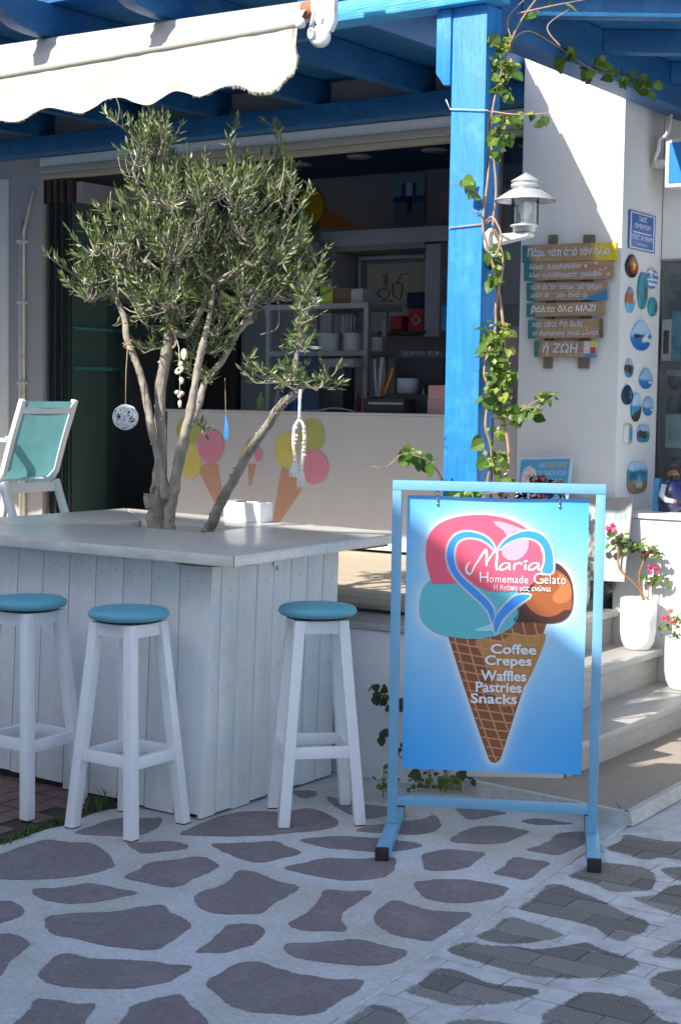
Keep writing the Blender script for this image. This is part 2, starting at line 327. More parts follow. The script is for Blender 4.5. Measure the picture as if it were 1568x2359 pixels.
def sd_poly(px, py, polys):
    """signed distance to a set of outlines, negative inside"""
    best = np.full(px.shape, 1e9); inside = np.zeros(px.shape, bool)
    for P in polys:
        P = np.array(P); Q = np.roll(P, -1, 0); ins = np.zeros(px.shape, bool)
        for (ax, ay), (bx, by) in zip(P, Q):
            dx, dy = bx - ax, by - ay; t = np.clip(((px - ax) * dx + (py - ay) * dy) / (dx * dx + dy * dy + 1e-12), 0, 1)
            best = np.minimum(best, np.hypot(px - ax - t * dx, py - ay - t * dy))
            c = ((ay > py) != (by > py)) & (px < (bx - ax) * (py - ay) / (by - ay + 1e-12) + ax); ins ^= c
        inside |= ins
    return np.where(inside, -best, best)
def plate(name, P00, P10, P01, thick, nx, ny, cf, m, parent=None, outline=None, base=None):
    """painted panel: front grid coloured by cf(s,t), s to the right and t up; outline(s,t)->bool trims"""
    P00, P10, P01 = V3(P00), V3(P10), V3(P01); ex = P10 - P00; ey = P01 - P00; nz = ex.cross(ey).normalized()
    b = MB(); cols = []
    vs = []
    for j in range(ny + 1):
        for i in range(nx + 1):
            s_, t_ = i / nx, j / ny; vs.append(P00 + ex * s_ + ey * t_); cols.append(cf(s_, t_))
    b.add(vs, [(j * (nx + 1) + i, j * (nx + 1) + i + 1, (j + 1) * (nx + 1) + i + 1, (j + 1) * (nx + 1) + i) for j in range(ny) for i in range(nx)])
    q = [P00, P10, P10 + ey, P01]; o = b.add([p - nz * 0.0001 for p in q] + [p - nz * thick for p in q], [(7, 6, 5, 4), (0, 4, 5, 1), (1, 5, 6, 2), (2, 6, 7, 3), (3, 7, 4, 0)])
    cols += [cf(0, 0), cf(1, 0), cf(1, 1), cf(0, 1)] * 2
    return b.build(name, m, parent, base=base, col=cols, fixn=False)
def vbox(u0, v0, u1, v1, y, dep, mb=None):
    """box whose front face fills a photo rectangle on the wall plane y"""
    um, vm = (u0 + u1) / 2, (v0 + v1) / 2
    x0, x1 = ony(u0, vm, y).x, ony(u1, vm, y).x; z0, z1 = ony(um, v1, y).z, ony(um, v0, y).z
    mb = mb or MB(); return mb.box((x0, y, z0), (x1, y + dep, z1))

# ------------------------------------------------------------------ ground
struct(MB().box((-60, -60, -0.10), (60, 60, -0.022)).build('ground', M['joint']))
def pv(P, ox=0.0, oy=0.0, k=1.0, z=0.0): return [onz(ox + x * k, oy + y * k, z) for x, y in P]
BX = lambda y: -2.13 - (y - 3.19) * 0.070          # line where the painted concrete ends and the brick begins
pav = MB().prism([(-12, -12, 0), (BX(-12), -12, 0), (BX(5.3), 5.3, 0), (-2.30, 7.0, 0), (-12, 7.0, 0)], (0, 0, -0.03)).build('pavement', M['ground'])
struct(pav)
G3 = (0, 1818.9, 0.6); G1 = (784, 1881.6, 0.5); G4 = (752.6, 1724.8, 0.44)
STN = [(G3, [(-60, 270), (0, 250), (90, 218), (180, 195), (270, 205), (345, 208), (400, 235), (438, 282), (420, 303), (350, 325), (230, 342), (90, 348), (0, 345), (-60, 340)]),
 (G3, [(285, 167), (360, 140), (430, 115), (500, 112), (570, 112), (618, 110), (612, 140), (570, 165), (500, 180), (380, 177)]),
 (G3, [(690, 172), (740, 145), (830, 108), (920, 88), (1000, 84), (1100, 85), (1180, 73), (1240, 88), (1285, 112), (1298, 135), (1240, 155), (1150, 165), (1000, 178), (850, 181), (760, 178)]),
 (G3, [(490, 207), (560, 205), (640, 200), (700, 207), (716, 226), (640, 238), (560, 246), (525, 236)]),
 (G3, [(810, 212), (900, 208), (990, 203), (1055, 200), (1100, 220), (1158, 243), (1080, 265), (1000, 282), (930, 268), (870, 245)]),
 (G3, [(1150, 195), (1230, 184), (1330, 181), (1440, 188), (1560, 200), (1620, 215), (1560, 232), (1460, 240), (1380, 236), (1280, 228), (1210, 215)]),
 (G3, [(1090, 303), (1160, 285), (1250, 265), (1380, 268), (1500, 262), (1520, 275), (1505, 318), (1450, 342), (1330, 350), (1220, 335), (1140, 318)]),
 (G3, [(475, 338), (540, 305), (570, 283), (680, 270), (770, 260), (838, 290), (790, 325), (740, 345), (690, 374), (620, 372), (540, 355)]),
 (G3, [(745, 425), (770, 395), (830, 378), (880, 350), (925, 310), (1010, 330), (1060, 352), (1145, 375), (1110, 405), (1050, 440), (1000, 475), (900, 480), (830, 477), (775, 462)]),
 (G3, [(120, 385), (210, 380), (290, 370), (360, 362), (440, 380), (525, 398), (460, 415), (400, 428), (300, 438), (220, 435), (160, 420)]),
 (G3, [(1105, 520), (1150, 490), (1200, 455), (1230, 415), (1250, 388), (1340, 392), (1425, 392), (1385, 425), (1340, 455), (1310, 490), (1325, 543), (1250, 545), (1160, 542)]),
 (G3, [(-60, 440), (0, 430), (50, 432), (90, 460), (80, 485), (30, 505), (-40, 520)]),
 (G3, [(172, 510), (200, 485), (300, 476), (420, 472), (530, 455), (620, 444), (650, 470), (700, 495), (732, 525), (700, 555), (650, 590), (590, 617), (500, 612), (400, 600), (290, 575), (200, 555)]),
 (G3, [(750, 626), (800, 590), (850, 545), (880, 520), (970, 518), (1005, 530), (1012, 560), (970, 595), (920, 612), (860, 628), (800, 628)]),
 (G3, [(1090, 615), (1110, 592), (1200, 590), (1290, 583), (1375, 578), (1470, 600), (1560, 622), (1540, 650), (1480, 672), (1380, 678), (1280, 668), (1180, 655), (1120, 640)]),
 (G1, [(155, 470), (175, 430), (250, 388), (330, 410), (430, 435), (520, 440), (600, 447), (570, 480), (500, 525), (420, 572), (330, 562), (250, 545), (190, 515)]),
 (G3, [(-60, 560), (0, 555), (60, 560), (110, 590), (90, 620), (40, 660), (15, 700), (0, 720), (-60, 740)]),
 (G3, [(148, 715), (180, 670), (220, 640), (270, 632), (340, 650), (450, 655), (580, 663), (660, 675), (735, 680), (700, 710), (640, 740), (540, 760), (430, 768), (300, 762), (200, 748)]),
 (G3, [(790, 748), (840, 710), (900, 675), (990, 663), (1070, 690), (1160, 712), (1280, 730), (1395, 735), (1370, 775), (1290, 820), (1240, 855), (1150, 870), (1050, 862), (960, 855), (880, 830), (840, 790)]),
 (G3, [(60, 899), (110, 850), (140, 808), (220, 812), (300, 825), (365, 828), (340, 870), (320, 920), (300, 990), (0, 990)]),
 (G3, [(465, 899), (500, 840), (560, 815), (620, 800), (690, 790), (730, 830), (790, 885), (800, 990), (420, 990)]),
 (G3, [(1125, 8), (1190, 5), (1218, 18), (1180, 35), (1140, 25)]),
 (G4, [(0, 255), (60, 262), (130, 280), (200, 292), (318, 310), (330, 340), (250, 365), (190, 368), (120, 345), (40, 300)]),
 (G4, [(155, 428), (220, 405), (300, 396), (420, 380), (500, 370), (560, 352), (598, 395), (575, 425), (520, 445), (430, 452), (330, 445), (230, 440)]),
 (G4, [(645, 485), (700, 440), (780, 412), (880, 405), (960, 415), (1060, 435), (1000, 465), (940, 490), (850, 502), (740, 497)]),
 (G4, [(680, 312), (760, 310), (850, 320), (940, 340), (870, 352), (800, 368), (740, 370), (700, 345)]),
 (G4, [(1015, 380), (1080, 368), (1160, 372), (1230, 385), (1290, 395), (1200, 398), (1110, 400), (1050, 390)]),
 (G4, [(1045, 530), (1110, 510), (1170, 480), (1220, 445), (1350, 438), (1380, 470), (1330, 510), (1280, 530), (1210, 558), (1130, 548)]),
 (G4, [(500, 560), (560, 540), (650, 530), (740, 538), (828, 550), (780, 590), (740, 620), (640, 640), (520, 636), (505, 600)]),
 (G1, [(705, 262), (750, 235), (795, 190), (880, 200), (962, 212), (930, 240), (860, 290), (790, 280)]),
 (G1, [(340, 310), (380, 298), (480, 290), (580, 293), (680, 308), (775, 332), (730, 370), (680, 385), (560, 400), (450, 390), (385, 372)])]
for (ox, oy, k), P in STN:
    q = smooth_poly([tuple(p)[:2] for p in pv(P, ox, oy, k)], 4)
    # a ragged outline, about 7 mm between points
    out = []
    for i in range(len(q)):
        a = V3((*q[i], 0)); b_ = V3((*q[(i + 1) % len(q)], 0)); n_ = max(1, int((b_ - a).length / 0.006)); d = (b_ - a)
        nn = V3((-d.y, d.x, 0)).normalized() if d.length > 0 else V3((0, 0, 0))
        for t in range(n_):
            p = a + d * (t / n_); j = noise.noise(p * 90) * 0.004 + noise.noise(p * 22) * 0.005 + random.uniform(-0.0012, 0.0012)
            p = p + nn * j; out.append((p.x, p.y, -0.002))
    MB().prism(out, (0, 0, 0.0040)).build('paving_stone', M['stone'], pav)
# brick paving on the right with the net of white paint running over it
PAT = [[(1225, 150), (1290, 110), (1310, 82), (1400, 95), (1500, 112), (1600, 125), (1600, 200), (1480, 188), (1400, 200), (1320, 175)],
 [(1050, 275), (1110, 250), (1160, 215), (1280, 218), (1390, 235), (1440, 260), (1450, 305), (1420, 340), (1340, 345), (1240, 345), (1160, 305)],
 [(1480, 240), (1600, 235), (1640, 300), (1530, 285)],
 [(1345, 375), (1450, 360), (1520, 320), (1640, 320), (1640, 460), (1500, 440), (1410, 405)],
 [(820, 420), (880, 380), (920, 345), (960, 312), (1030, 318), (1110, 350), (1220, 395), (1330, 450), (1415, 485), (1400, 530), (1330, 555), (1310, 575), (1230, 555), (1180, 515), (1060, 480), (900, 445)],
 [(625, 550), (700, 515), (770, 462), (850, 475), (940, 510), (1030, 545), (950, 570), (850, 585), (740, 582)],
 [(490, 620), (570, 578), (680, 592), (800, 598), (900, 612), (1010, 600), (1130, 580), (1200, 610), (1280, 635), (1350, 655), (1375, 680), (1310, 720), (1230, 738), (1130, 745), (1000, 742), (880, 735), (740, 700), (600, 660)],
 [(300, 805), (360, 765), (400, 735), (450, 700), (540, 710), (680, 765), (800, 780), (915, 798), (870, 830), (760, 855), (620, 870), (500, 865), (400, 835)],
 [(1430, 640), (1500, 590), (1600, 560), (1700, 560), (1700, 660), (1520, 650)],
 [(1425, 770), (1440, 735), (1500, 712), (1650, 710), (1700, 860), (1530, 835), (1470, 800)],
 [(40, 930), (90, 900), (150, 865), (220, 875), (280, 905), (310, 953), (310, 1010), (0, 1010)],
 [(930, 910), (1000, 870), (1060, 840), (1110, 808), (1200, 808), (1300, 825), (1380, 850), (1440, 900), (1480, 940), (1560, 960), (1560, 1050), (900, 1050), (930, 953)],
 [(500, 945), (600, 935), (760, 950), (900, 990), (500, 990)]]
PATW = [[tuple(p)[:2] for p in pv(P, *G1)] for P in PAT]
PATW = [smooth_poly(p, 4) for p in PATW]
# the net goes on outside the frame
for cx, cy in ((-0.8, 3.3), (-0.9, 4.2), (-0.6, 5.2), (-1.5, 2.5), (-0.7, 2.4), (-0.2, 3.8), (-0.1, 4.9), (-1.2, 1.7), (-1.0, 6.2), (-0.3, 6.8), (-1.9, 1.9), (-0.4, 1.4)):
    PATW.append([(cx + 0.3 * math.cos(t) * (1 + 0.2 * math.sin(3 * t + cx)), cy + 0.24 * math.sin(t) * (1 + 0.2 * math.cos(2 * t + cy))) for t in [i * math.pi / 8 for i in range(16)]])
gx, gy = np.meshgrid(np.concatenate([np.linspace(0, 2.3, 154), [4.0, 14.0]]), np.concatenate([[-12.0], np.linspace(1.0, 6.6, 374), [7.2, 14.0]]))
gx = gx + np.where(gy < 5.3, -2.13 - (gy - 3.19) * 0.070 + 0.002, -2.2777 + 0 * gy)
nyy, nxx = gx.shape; sdj = sd_poly(gx.ravel(), gy.ravel(), PATW) - 0.004
mbk = MB(); mbk.add([(a, b_, -0.0055) for a, b_ in zip(gx.ravel(), gy.ravel())], [(j * nxx + i, j * nxx + i + 1, (j + 1) * nxx + i + 1, (j + 1) * nxx + i) for j in range(nyy - 1) for i in range(nxx - 1)])
bp = mbk.build('brick_paving', M['pave'], fixn=False); struct(bp)
at = bp.data.attributes.new('sd', 'FLOAT', 'POINT'); at.data.foreach_set('value', sdj.astype(np.float32))
at = bp.data.attributes.new('tone', 'FLOAT', 'POINT'); at.data.foreach_set('value', np.full(len(sdj), 0.35, np.float32))
BL_, BWd = 0.205, 0.103
row = 0; y = 2.35; nbr = 0
kx, ky = [p for p in (onz(1444, 1901, 0), )][0][:2]
while y < 6.6:
    off = (row % 2) * BL_ / 2 + 0.055
    x = BX(y + BWd / 2) - 0.0
    x0 = x; nxt = x + off
    while x0 < -0.55:
        x1 = nxt; nxt += BL_
        a, b_ = x0 + 0.0017, x1 - 0.0017; c_, d_ = y + 0.0017, y + BWd - 0.0017; x0 = x1
        xm, ym = (a + b_) / 2, (c_ + d_) / 2
        p = V3((xm, ym, 0)) - CC; dep = p.dot(fwd); u = CX + FPX * p.dot(crt) / dep; v = CY - FPX * p.dot(cup) / dep
        if u > 1568 + 330 or v > 2358 + 260 or nbr >= 300: continue
        if ym > 5.22 + (xm + 2.28) * 0.9 and xm < -2.0: continue
        nx_, ny_ = max(1, int((b_ - a) / 0.0125)), 8
        gx, gy = np.meshgrid(np.linspace(a, b_, nx_ + 1), np.linspace(c_, d_, ny_ + 1))
        sd = sd_poly(gx.ravel(), gy.ravel(), PATW); dz = random.uniform(-0.0015, 0.0015); tone = random.uniform(0.68, 1.2)
        mbk = MB(); vs = [(gx.ravel()[i], gy.ravel()[i], dz) for i in range(gx.size)]
        mbk.add(vs, [(j * (nx_ + 1) + i, j * (nx_ + 1) + i + 1, (j + 1) * (nx_ + 1) + i + 1, (j + 1) * (nx_ + 1) + i) for j in range(ny_) for i in range(nx_)])
        e = 0.002; mbk.add([(a, c_, dz), (b_, c_, dz), (b_, d_, dz), (a, d_, dz), (a - e * .6, c_ - e * .6, dz - 0.02), (b_ + e * .6, c_ - e * .6, dz - 0.02), (b_ + e * .6, d_ + e * .6, dz - 0.02), (a - e * .6, d_ + e * .6, dz - 0.02)],
                [(0, 4, 5, 1), (1, 5, 6, 2), (2, 6, 7, 3), (3, 7, 4, 0)])
        full = np.concatenate([sd, np.array([sd_poly(np.array([q[0]]), np.array([q[1]]), PATW)[0] for q in [(a, c_), (b_, c_), (b_, d_), (a, d_)]] * 2)])
        o = mbk.build('brick', M['pave'], bp, fixn=False)
        at = o.data.attributes.new('sd', 'FLOAT', 'POINT'); at.data.foreach_set('value', full.astype(np.float32))
        at = o.data.attributes.new('tone', 'FLOAT', 'POINT'); at.data.foreach_set('value', np.full(len(full), tone, np.float32)); nbr += 1
    y += BWd; row += 1
# the ridge of paint along the joint between concrete and brick
rp = MB(); pts = []
for i in range(70):
    yy = 2.2 + i * 0.045; pts.append((BX(yy) + random.uniform(-0.004, 0.004), yy, 0.0005 + random.uniform(-0.001, 0.002)))
rp.tube(pts, [random.uniform(0.003, 0.0065) for _ in pts], 5, jit=0.3); rp.build('paint_ridge', M['ground'], pav)
# clay pavers at the left, between the painted concrete and the bar
cedge = [(-120, 1975), (14, 1943), (70, 1923), (112, 1909), (154, 1901), (188, 1885), (212, 1875), (240, 1867), (268, 1863), (285, 1842)]
ce = [tuple(onz(u, v))[:2] for u, v in cedge]
cpoly = ce + [(ce[-1][0], 4.7), (-7, 4.7), (-7, ce[0][1])]
cb = MB().prism([(x, y_, -0.001) for x, y_ in cpoly], (0, 0, 0.0035)).build('clay_paving', M['soil']); struct(cb)
yy = 3.6; r_ = 0
while yy < 4.66:
    xx = -6.6 + (r_ % 2) * 0.1
    while xx < -3.9:
        cx_, cy_ = xx + 0.1, yy + 0.05
        corners = np.array([(xx, yy), (xx + .2, yy), (xx + .2, yy + .1), (xx, yy + .1)])
        sdv = sd_poly(corners[:, 0], corners[:, 1], [cpoly])
        p = V3((cx_, cy_, 0)) - CC; u = CX + FPX * p.dot(crt) / p.dot(fwd)
        if sdv.max() < 0.02 and sdv.min() < -0.02 and u > -150:
            z_ = 0.0055 + random.uniform(0, 0.003)
            MB().box((xx + .003, yy + .003, 0.0028), (xx + .197, yy + .097, z_ + 0.002)).build('clay_paver', M['clay'], cb, bevel=0.004)
        xx += 0.2
    yy += 0.1; r_ += 1
def blades(pts, n, h, spread, m, name, parent=None, wd=0.004):
    b = MB()
    for _ in range(n):
        c = V3(random.choice(pts)) + V3((random.gauss(0, spread), random.gauss(0, spread), 0)); t = random.uniform(0, 6.28); L_ = h * random.uniform(0.4, 1.1)
        ln = random.uniform(0.2, 1.0); d = V3((math.cos(t), math.sin(t), 0)); s_ = V3((-d.y, d.x, 0)) * wd
        p1 = c + d * L_ * 0.3 * ln + V3((0, 0, L_ * 0.6)); p2 = c + d * L_ * ln + V3((0, 0, L_ * (1 - ln * 0.5)))
        b.add([c - s_, c + s_, p1 + s_ * 0.8, p1 - s_ * 0.8, p2], [(0, 1, 2, 3), (3, 2, 4)])
    o = b.build(name, m, parent); return o
gp = [onz(u, v, 0.003) for u, v in [(10, 1938), (30, 1932), (55, 1925), (72, 1915), (78, 1912)]]
tag(stuff(blades(gp, 260, 0.018, 0.013, M['grass'], 'grass')), 'low strip of grass along the edge of the clay pavers', 'grass')
gp = [onz(u, v, 0.003) for u, v in [(128, 1898), (140, 1896), (150, 1893), (110, 1903)]]
tag(stuff(blades(gp, 110, 0.03, 0.012, M['grass'], 'grass')), 'small grass patch left of the middle stool foot', 'grass')
gp = [onz(u, v, 0.003) for u, v in [(238, 1862), (255, 1858), (215, 1868)]]
tag(stuff(blades(gp, 22, 0.09, 0.018, M['grass'], 'weed', wd=0.006)), 'tuft of weeds at the foot of the bar boards', 'weed')
gp = [onz(1432, 1893, 0.003), onz(1420, 1888, 0.003)]
tag(stuff(blades(gp, 8, 0.09, 0.01, M['grass'], 'weed', wd=0.005)), 'few blades of grass at the corner of the beige slab', 'weed')

# ------------------------------------------------------------------ terrace, steps, beige slab
k1 = onz(1444, 1901, 0); k0 = onz(1084, 1826, 0)
sl_poly = [(k1.x, k1.y), (k1.x + (8.6 - k1.y) * 0.0 - 0.02, 7.2), (-2.69, 7.2), (-2.69, 5.62), (-3.2, 5.34), (k0.x - 0.03, k0.y)]
# right edge of the slab runs off to the right rear
ke = onz(1568, 1831, 0)
dkx = (ke.x - k1.x) / (ke.y - k1.y)
sl_poly[1] = (k1.x + (7.2 - k1.y) * dkx, 7.2)
slb = MB().prism([(x, y_, 0.001) for x, y_ in sl_poly], (0, 0, 0.048)).build('pavement_slab', M['slab'], bevel=0.004); struct(slb)
kb = MB()
kpts = [V3((k0.x - 0.03, k0.y - 0.004, 0)), V3((k1.x + 0.004, k1.y - 0.006, 0)), V3((sl_poly[1][0] + 0.006, 7.2, 0))]
for a, b_ in zip(kpts, kpts[1:]):
    d = (b_ - a).normalized(); nrm = V3((d.y, -d.x, 0)); n_ = 14
    for i in range(n_):
        p, q = a + (b_ - a) * (i / n_), a + (b_ - a) * ((i + 1) / n_); w0 = 0.010 + 0.006 * noise.noise(p * 9); i0 = -0.016 - 0.008 * noise.noise(p * 7)
        w1 = 0.010 + 0.006 * noise.noise(q * 9); i1 = -0.016 - 0.008 * noise.noise(q * 7)
        kb.hexa([p + nrm * w0 * 1.8, q + nrm * w1 * 1.8, q + nrm * i1, p + nrm * i0] + [v_ + V3((0, 0, 0.0515)) for v_ in (p + nrm * w0, q + nrm * w1, q + nrm * i1, p + nrm * i0)])
kb.build('painted_kerb', M['ground'], slb)
tw = MB()
wf = [(-9, 5.30), (-3.5, 5.305), (-3.15, 5.33), (-2.70, 5.615)]
tw.prism([(x, y_, 0.0) for x, y_ in wf] + [(-2.70, 5.632, 0), (-3.31, 5.80, 0), (-9, 5.80, 0)], (0, 0, 0.615))
tag(tw.build('terrace_wall', M['wall'], base=(-3.6, 5.5, 0), bevel=0.012), 'low white plastered retaining wall below the terrace, behind the bar and signboard', 'retaining wall')
trm = MB().prism([(-9, 5.285, 0.617), (-3.5, 5.29, 0.617), (-3.15, 5.315, 0.617), (-2.96, 5.42, 0.617), (-2.96, 5.62, 0.617), (-9, 5.62, 0.617)], (0, 0, 0.028)).build('wall_cap', M['marble'], bpy.data.objects['terrace_wall'], bevel=0.006)
ter = MB().box((-12, 5.62, 0.0), (-3.30, 16, 0.662)).build('terrace', M['grey']); struct(ter)
# deck boards of pale wood-look tile, laid along the wall
yy = 5.56; i = 0
while yy < 9.2:
    xx = -8.2 + (i * 0.37) % 1.2
    xs = [-8.2] + [xx + 1.2 * k for k in range(8)] + [-3.32]
    xs = sorted(set([q for q in xs if -8.2 <= q <= -3.32]))
    if yy < 7.45:
        for a, b_ in zip(xs, xs[1:]):
            if b_ - a > 0.02: MB().box((a + .0015, yy + .002, 0.6625), (b_ - .0015, yy + .148, 0.682 + random.uniform(-.001, .001))).build('deck_tile', M['deck'], ter)
    yy += 0.15; i += 1
MB().box((-12, 7.462, 0.6625), (-3.30, 12, 0.680)).build('shop_floor', M['grey'], ter)
sp = empty('steps', (-2.9, 6.4, 0.0)); 
sp['kind'] = 'structure'
TH = [(-2.655, 0.185), (-2.925, 0.355), (-3.17, 0.525), (-3.42, 0.675)]
y0s = 5.64
for i, (xe, zt) in enumerate(TH):
    xb = TH[i + 1][0] - 0.02 if i < 3 else -3.9
    zb = 0.0 if i == 0 else TH[i - 1][1]
    MB().box((xb - 0.3, y0s, 0.0 if i == 0 else 0.01), (xe - 0.035 - 0.0, 7.19 if xe < -2.9 else 7.197, zt - 0.034)).build('riser', M['marble'], sp)
    MB().box((xb - 0.02, y0s - 0.012, zt - 0.034), (xe, 7.192, zt)).build('tread', M['marble'], sp, bevel=0.008)

# ------------------------------------------------------------------ cafe front: pillar, walls, beams
YW = 7.45
pil = empty('cafe_building', (-5.5, 7.6, 0.68)); tag(pil, 'white plastered cafe front with wide open serving window and thick pillar', 'building')
MB().box((-3.77, 7.2, 0.60), (-3.21, 7.70, 3.34)).build('pillar', M['wall'], pil, bevel=0.012)
MB().box((-3.215, 7.205, 0.0), (2.0, 7.69, 0.985)).build('low_wall', M['wall'], pil, bevel=0.01)
MB().box((-3.208, 7.19, 0.987), (2.0, 7.70, 1.012)).build('wall_shelf', M['cer'], pil, bevel=0.006)
MB().box((-12, YW, 0.68), (-7.405, YW + 0.25, 3.9)).build('side_wall', mat('shaded_plaster', (0.40, 0.405, 0.42), 0.75, 0.05, 3, 0.35, 12, dirt_dapple=(0.33, 0.325, 0.32), dscale=3, damt=0.3), pil, bevel=0.01)  # plaster colour darkened to stand in for shade on this wall
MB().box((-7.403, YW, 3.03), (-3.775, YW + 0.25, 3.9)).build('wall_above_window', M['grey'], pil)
MB().box((-7.40, YW - 0.03, 3.03), (-3.78, YW - 0.002, 3.09)).build('lintel', M['cer'], pil, bevel=0.004)
tk = mat('yellowed_track', (0.42, 0.40, 0.34), 0.5, 0.12, 4, dirt_dapple=(0.30, 0.24, 0.14), dscale=4, damt=0.5)
MB().box((-7.396, YW - 0.045, 2.985), (-3.78, YW + 0.06, 3.027)).build('window_track', tk, pil, bevel=0.003)
MB().box((-7.394, YW - 0.03, 2.955), (-3.782, YW + 0.05, 2.982)).build('window_track', tk, pil, bevel=0.003)
# counter front with painted ice creams
xl = ony(385, 1000, YW).x
ctr = MB().box((xl, YW, 0.70), (-3.9, YW + 0.05, 1.462)).build('counter_front', M['counter'], pil)
MB().box((xl - 0.01, YW - 0.012, 1.464), (-3.88, YW + 0.55, 1.478)).build('counter_top', M['counter'], pil, bevel=0.003)
def art(poly, off, k, m, lay, name='painted_shape', y=YW, parent=None, n=5, ox=0, oy=0):
    q = smooth_poly(poly, n) if n else poly
    p = [ony(ox + a * k + off[0], oy + b_ * k + off[1], y - 0.001 - 0.0007 * lay) for a, b_ in q]
    MB().add
    mb = MB(); mb.add([(t.x, y - 0.001 - 0.0007 * lay, t.z) for t in p], [tuple(range(len(p)))]); return mb.build(name, m, parent or ctr)
def ell(cx, cy, rx, ry, n=20): return [(cx + rx * math.cos(2 * math.pi * i / n), cy + ry * math.sin(2 * math.pi * i / n)) for i in range(n)]
olv = mat('mural_green', (0.42, 0.42, 0.12), 0.6, 0.08, 10); yel = mat('mural_yellow', (0.62, 0.52, 0.14), 0.6, 0.08, 10); pnk = mat('mural_pink', (0.66, 0.24, 0.34), 0.6, 0.08, 10); org_ = mat('mural_cone', (0.50, 0.27, 0.19), 0.6, 0.05, 10)
art([(454, 1078), (486, 1060), (502, 1070), (515, 1150), (500, 1165), (490, 1150)], (0, 0), 1, org_, 1, n=0)
art(ell(437, 990, 32, 32), (0, 0), 1, olv, 2, n=0); art(ell(440, 1062, 24, 41), (0, 0), 1, yel, 3, n=0); art(ell(485, 1027, 31, 39), (0, 0), 1, pnk, 4, n=0)
art([(571, 1068), (590, 1068), (578, 1119), (573, 1119)], (0, 0), 1, org_, 1, n=0)
art(ell(578, 1028, 12, 19), (0, 0), 1, olv, 2, n=0); art(ell(566, 1045, 11, 18), (0, 0), 1, yel, 3, n=0); art(ell(595, 1047, 9, 16), (0, 0), 1, pnk, 4, n=0)
art([(649, 1072), (700, 1108), (700, 1120), (645, 1200), (625, 1215)], (0, 0), 1, org_, 1, n=0)
art(ell(718, 1003, 30, 40), (0, 0), 1, olv, 2, n=0); art(ell(659, 1036, 26, 41), (0, 0), 1, yel, 3, n=0); art(ell(724, 1075, 32, 40), (0, 0), 1, pnk, 4, n=0)
# side wall details
MB().box((ony(-40, 700, YW).x, YW - 0.02, 0.70), (ony(22, 700, YW).x, YW - 0.002, 2.98)).build('door_panel', M['cer'], pil, bevel=0.004)
pc = ony(52, 700, YW).x
mb = MB().tube([(pc, YW - 0.02, 0.7), (pc, YW - 0.02, 2.7)], 0.013, 8).tube([(pc + .03, YW - .02, .7), (pc + .03, YW - .02, 2.62), (pc + 0.12, YW - .02, 2.9)], 0.011, 8)
for z_ in (0.9, 1.62, 2.15, 2.55): mb.box((pc - 0.02, YW - 0.036, z_), (pc + 0.05, YW - 0.001, z_ + 0.02))
mb.build('cable_pipe', M['wmetal'], pil)
MB().box((-9.6, YW - 0.10, 3.10), (-7.55, YW - 0.003, 3.15)).build('soffit_board', M['brownp'], pil)
# folded glass panes at the left end of the window
for i, u in enumerate((99, 113, 128, 143, 160)):
    x_ = ony(u, 700, YW + 0.02).x
    ln = 0.55 if i < 4 else 0.34
    g_ = MB().box((x_ - 0.004, YW + 0.03, 0.70), (x_ + 0.004, YW + 0.03 + ln, 2.86)).build('glass_pane', M['glass'], pil)
    MB().box((x_ - 0.008, YW + 0.02, 0.70), (x_ + 0.008, YW + 0.034, 2.86)).build('pane_edge', M['dark'], g_)
    MB().box((x_ - 0.017, YW + 0.012, 2.80), (x_ + 0.017, YW + 0.10, 2.955)).build('hinge_block', mat('dark_maroon_block', (0.05, 0.032, 0.032), 0.6), g_, bevel=0.004)
x_ = ony(160, 700, YW).x
MB().box((x_ + .008, YW + 0.40, 0.70), (x_ + .014, YW + 1.2, 2.86)).build('glass_pane', M['clear'], pil)
MB().box((x_ + 0.012, YW + 0.05, 2.80), (x_ + 0.06, YW + 1.6, 2.93)).build('header_rail', M['iwhite'], pil)
for z_, h_ in ((1.98, 0.02), (1.72, 0.022)):
    MB().box((x_ - 0.0, YW + 0.04, z_), (x_ + 0.006, YW + 1.12, z_ + h_)).build('pane_reflection', M['tealp'], pil)  # teal strips painted in as reflections on the glass
# room behind
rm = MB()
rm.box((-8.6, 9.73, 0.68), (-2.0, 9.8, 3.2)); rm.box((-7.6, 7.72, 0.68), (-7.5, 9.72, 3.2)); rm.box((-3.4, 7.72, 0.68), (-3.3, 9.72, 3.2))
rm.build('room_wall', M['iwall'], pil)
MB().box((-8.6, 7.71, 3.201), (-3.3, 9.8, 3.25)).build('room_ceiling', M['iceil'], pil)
MB().box((-7.49, 8.9, 0.69), (ony(545, 800, 8.9).x, 9.0, 2.95)).build('dark_sheet', M['dark'], pil)  # black sheet put in for the dark depth of the room
for u, v in ((828, 362), (1000, 347), (690, 380)):
    c_ = onz(u, v, 3.19); MB().lathe((c_.x, c_.y, 3.188), [(0.085, 0), (0.09, 0.012)], 20).build('downlight', M['iwhite'], pil)
# glazing right of the serving window, up to the pillar
MB().box((-4.05, YW + 0.03, 1.50), (-3.78, YW + 0.04, 2.95)).build('side_glass', M['clear'], pil)
MB().box((-4.08, YW, 0.70), (-4.04, YW + 0.05, 2.955)).build('window_post', M['iwhite'], pil)
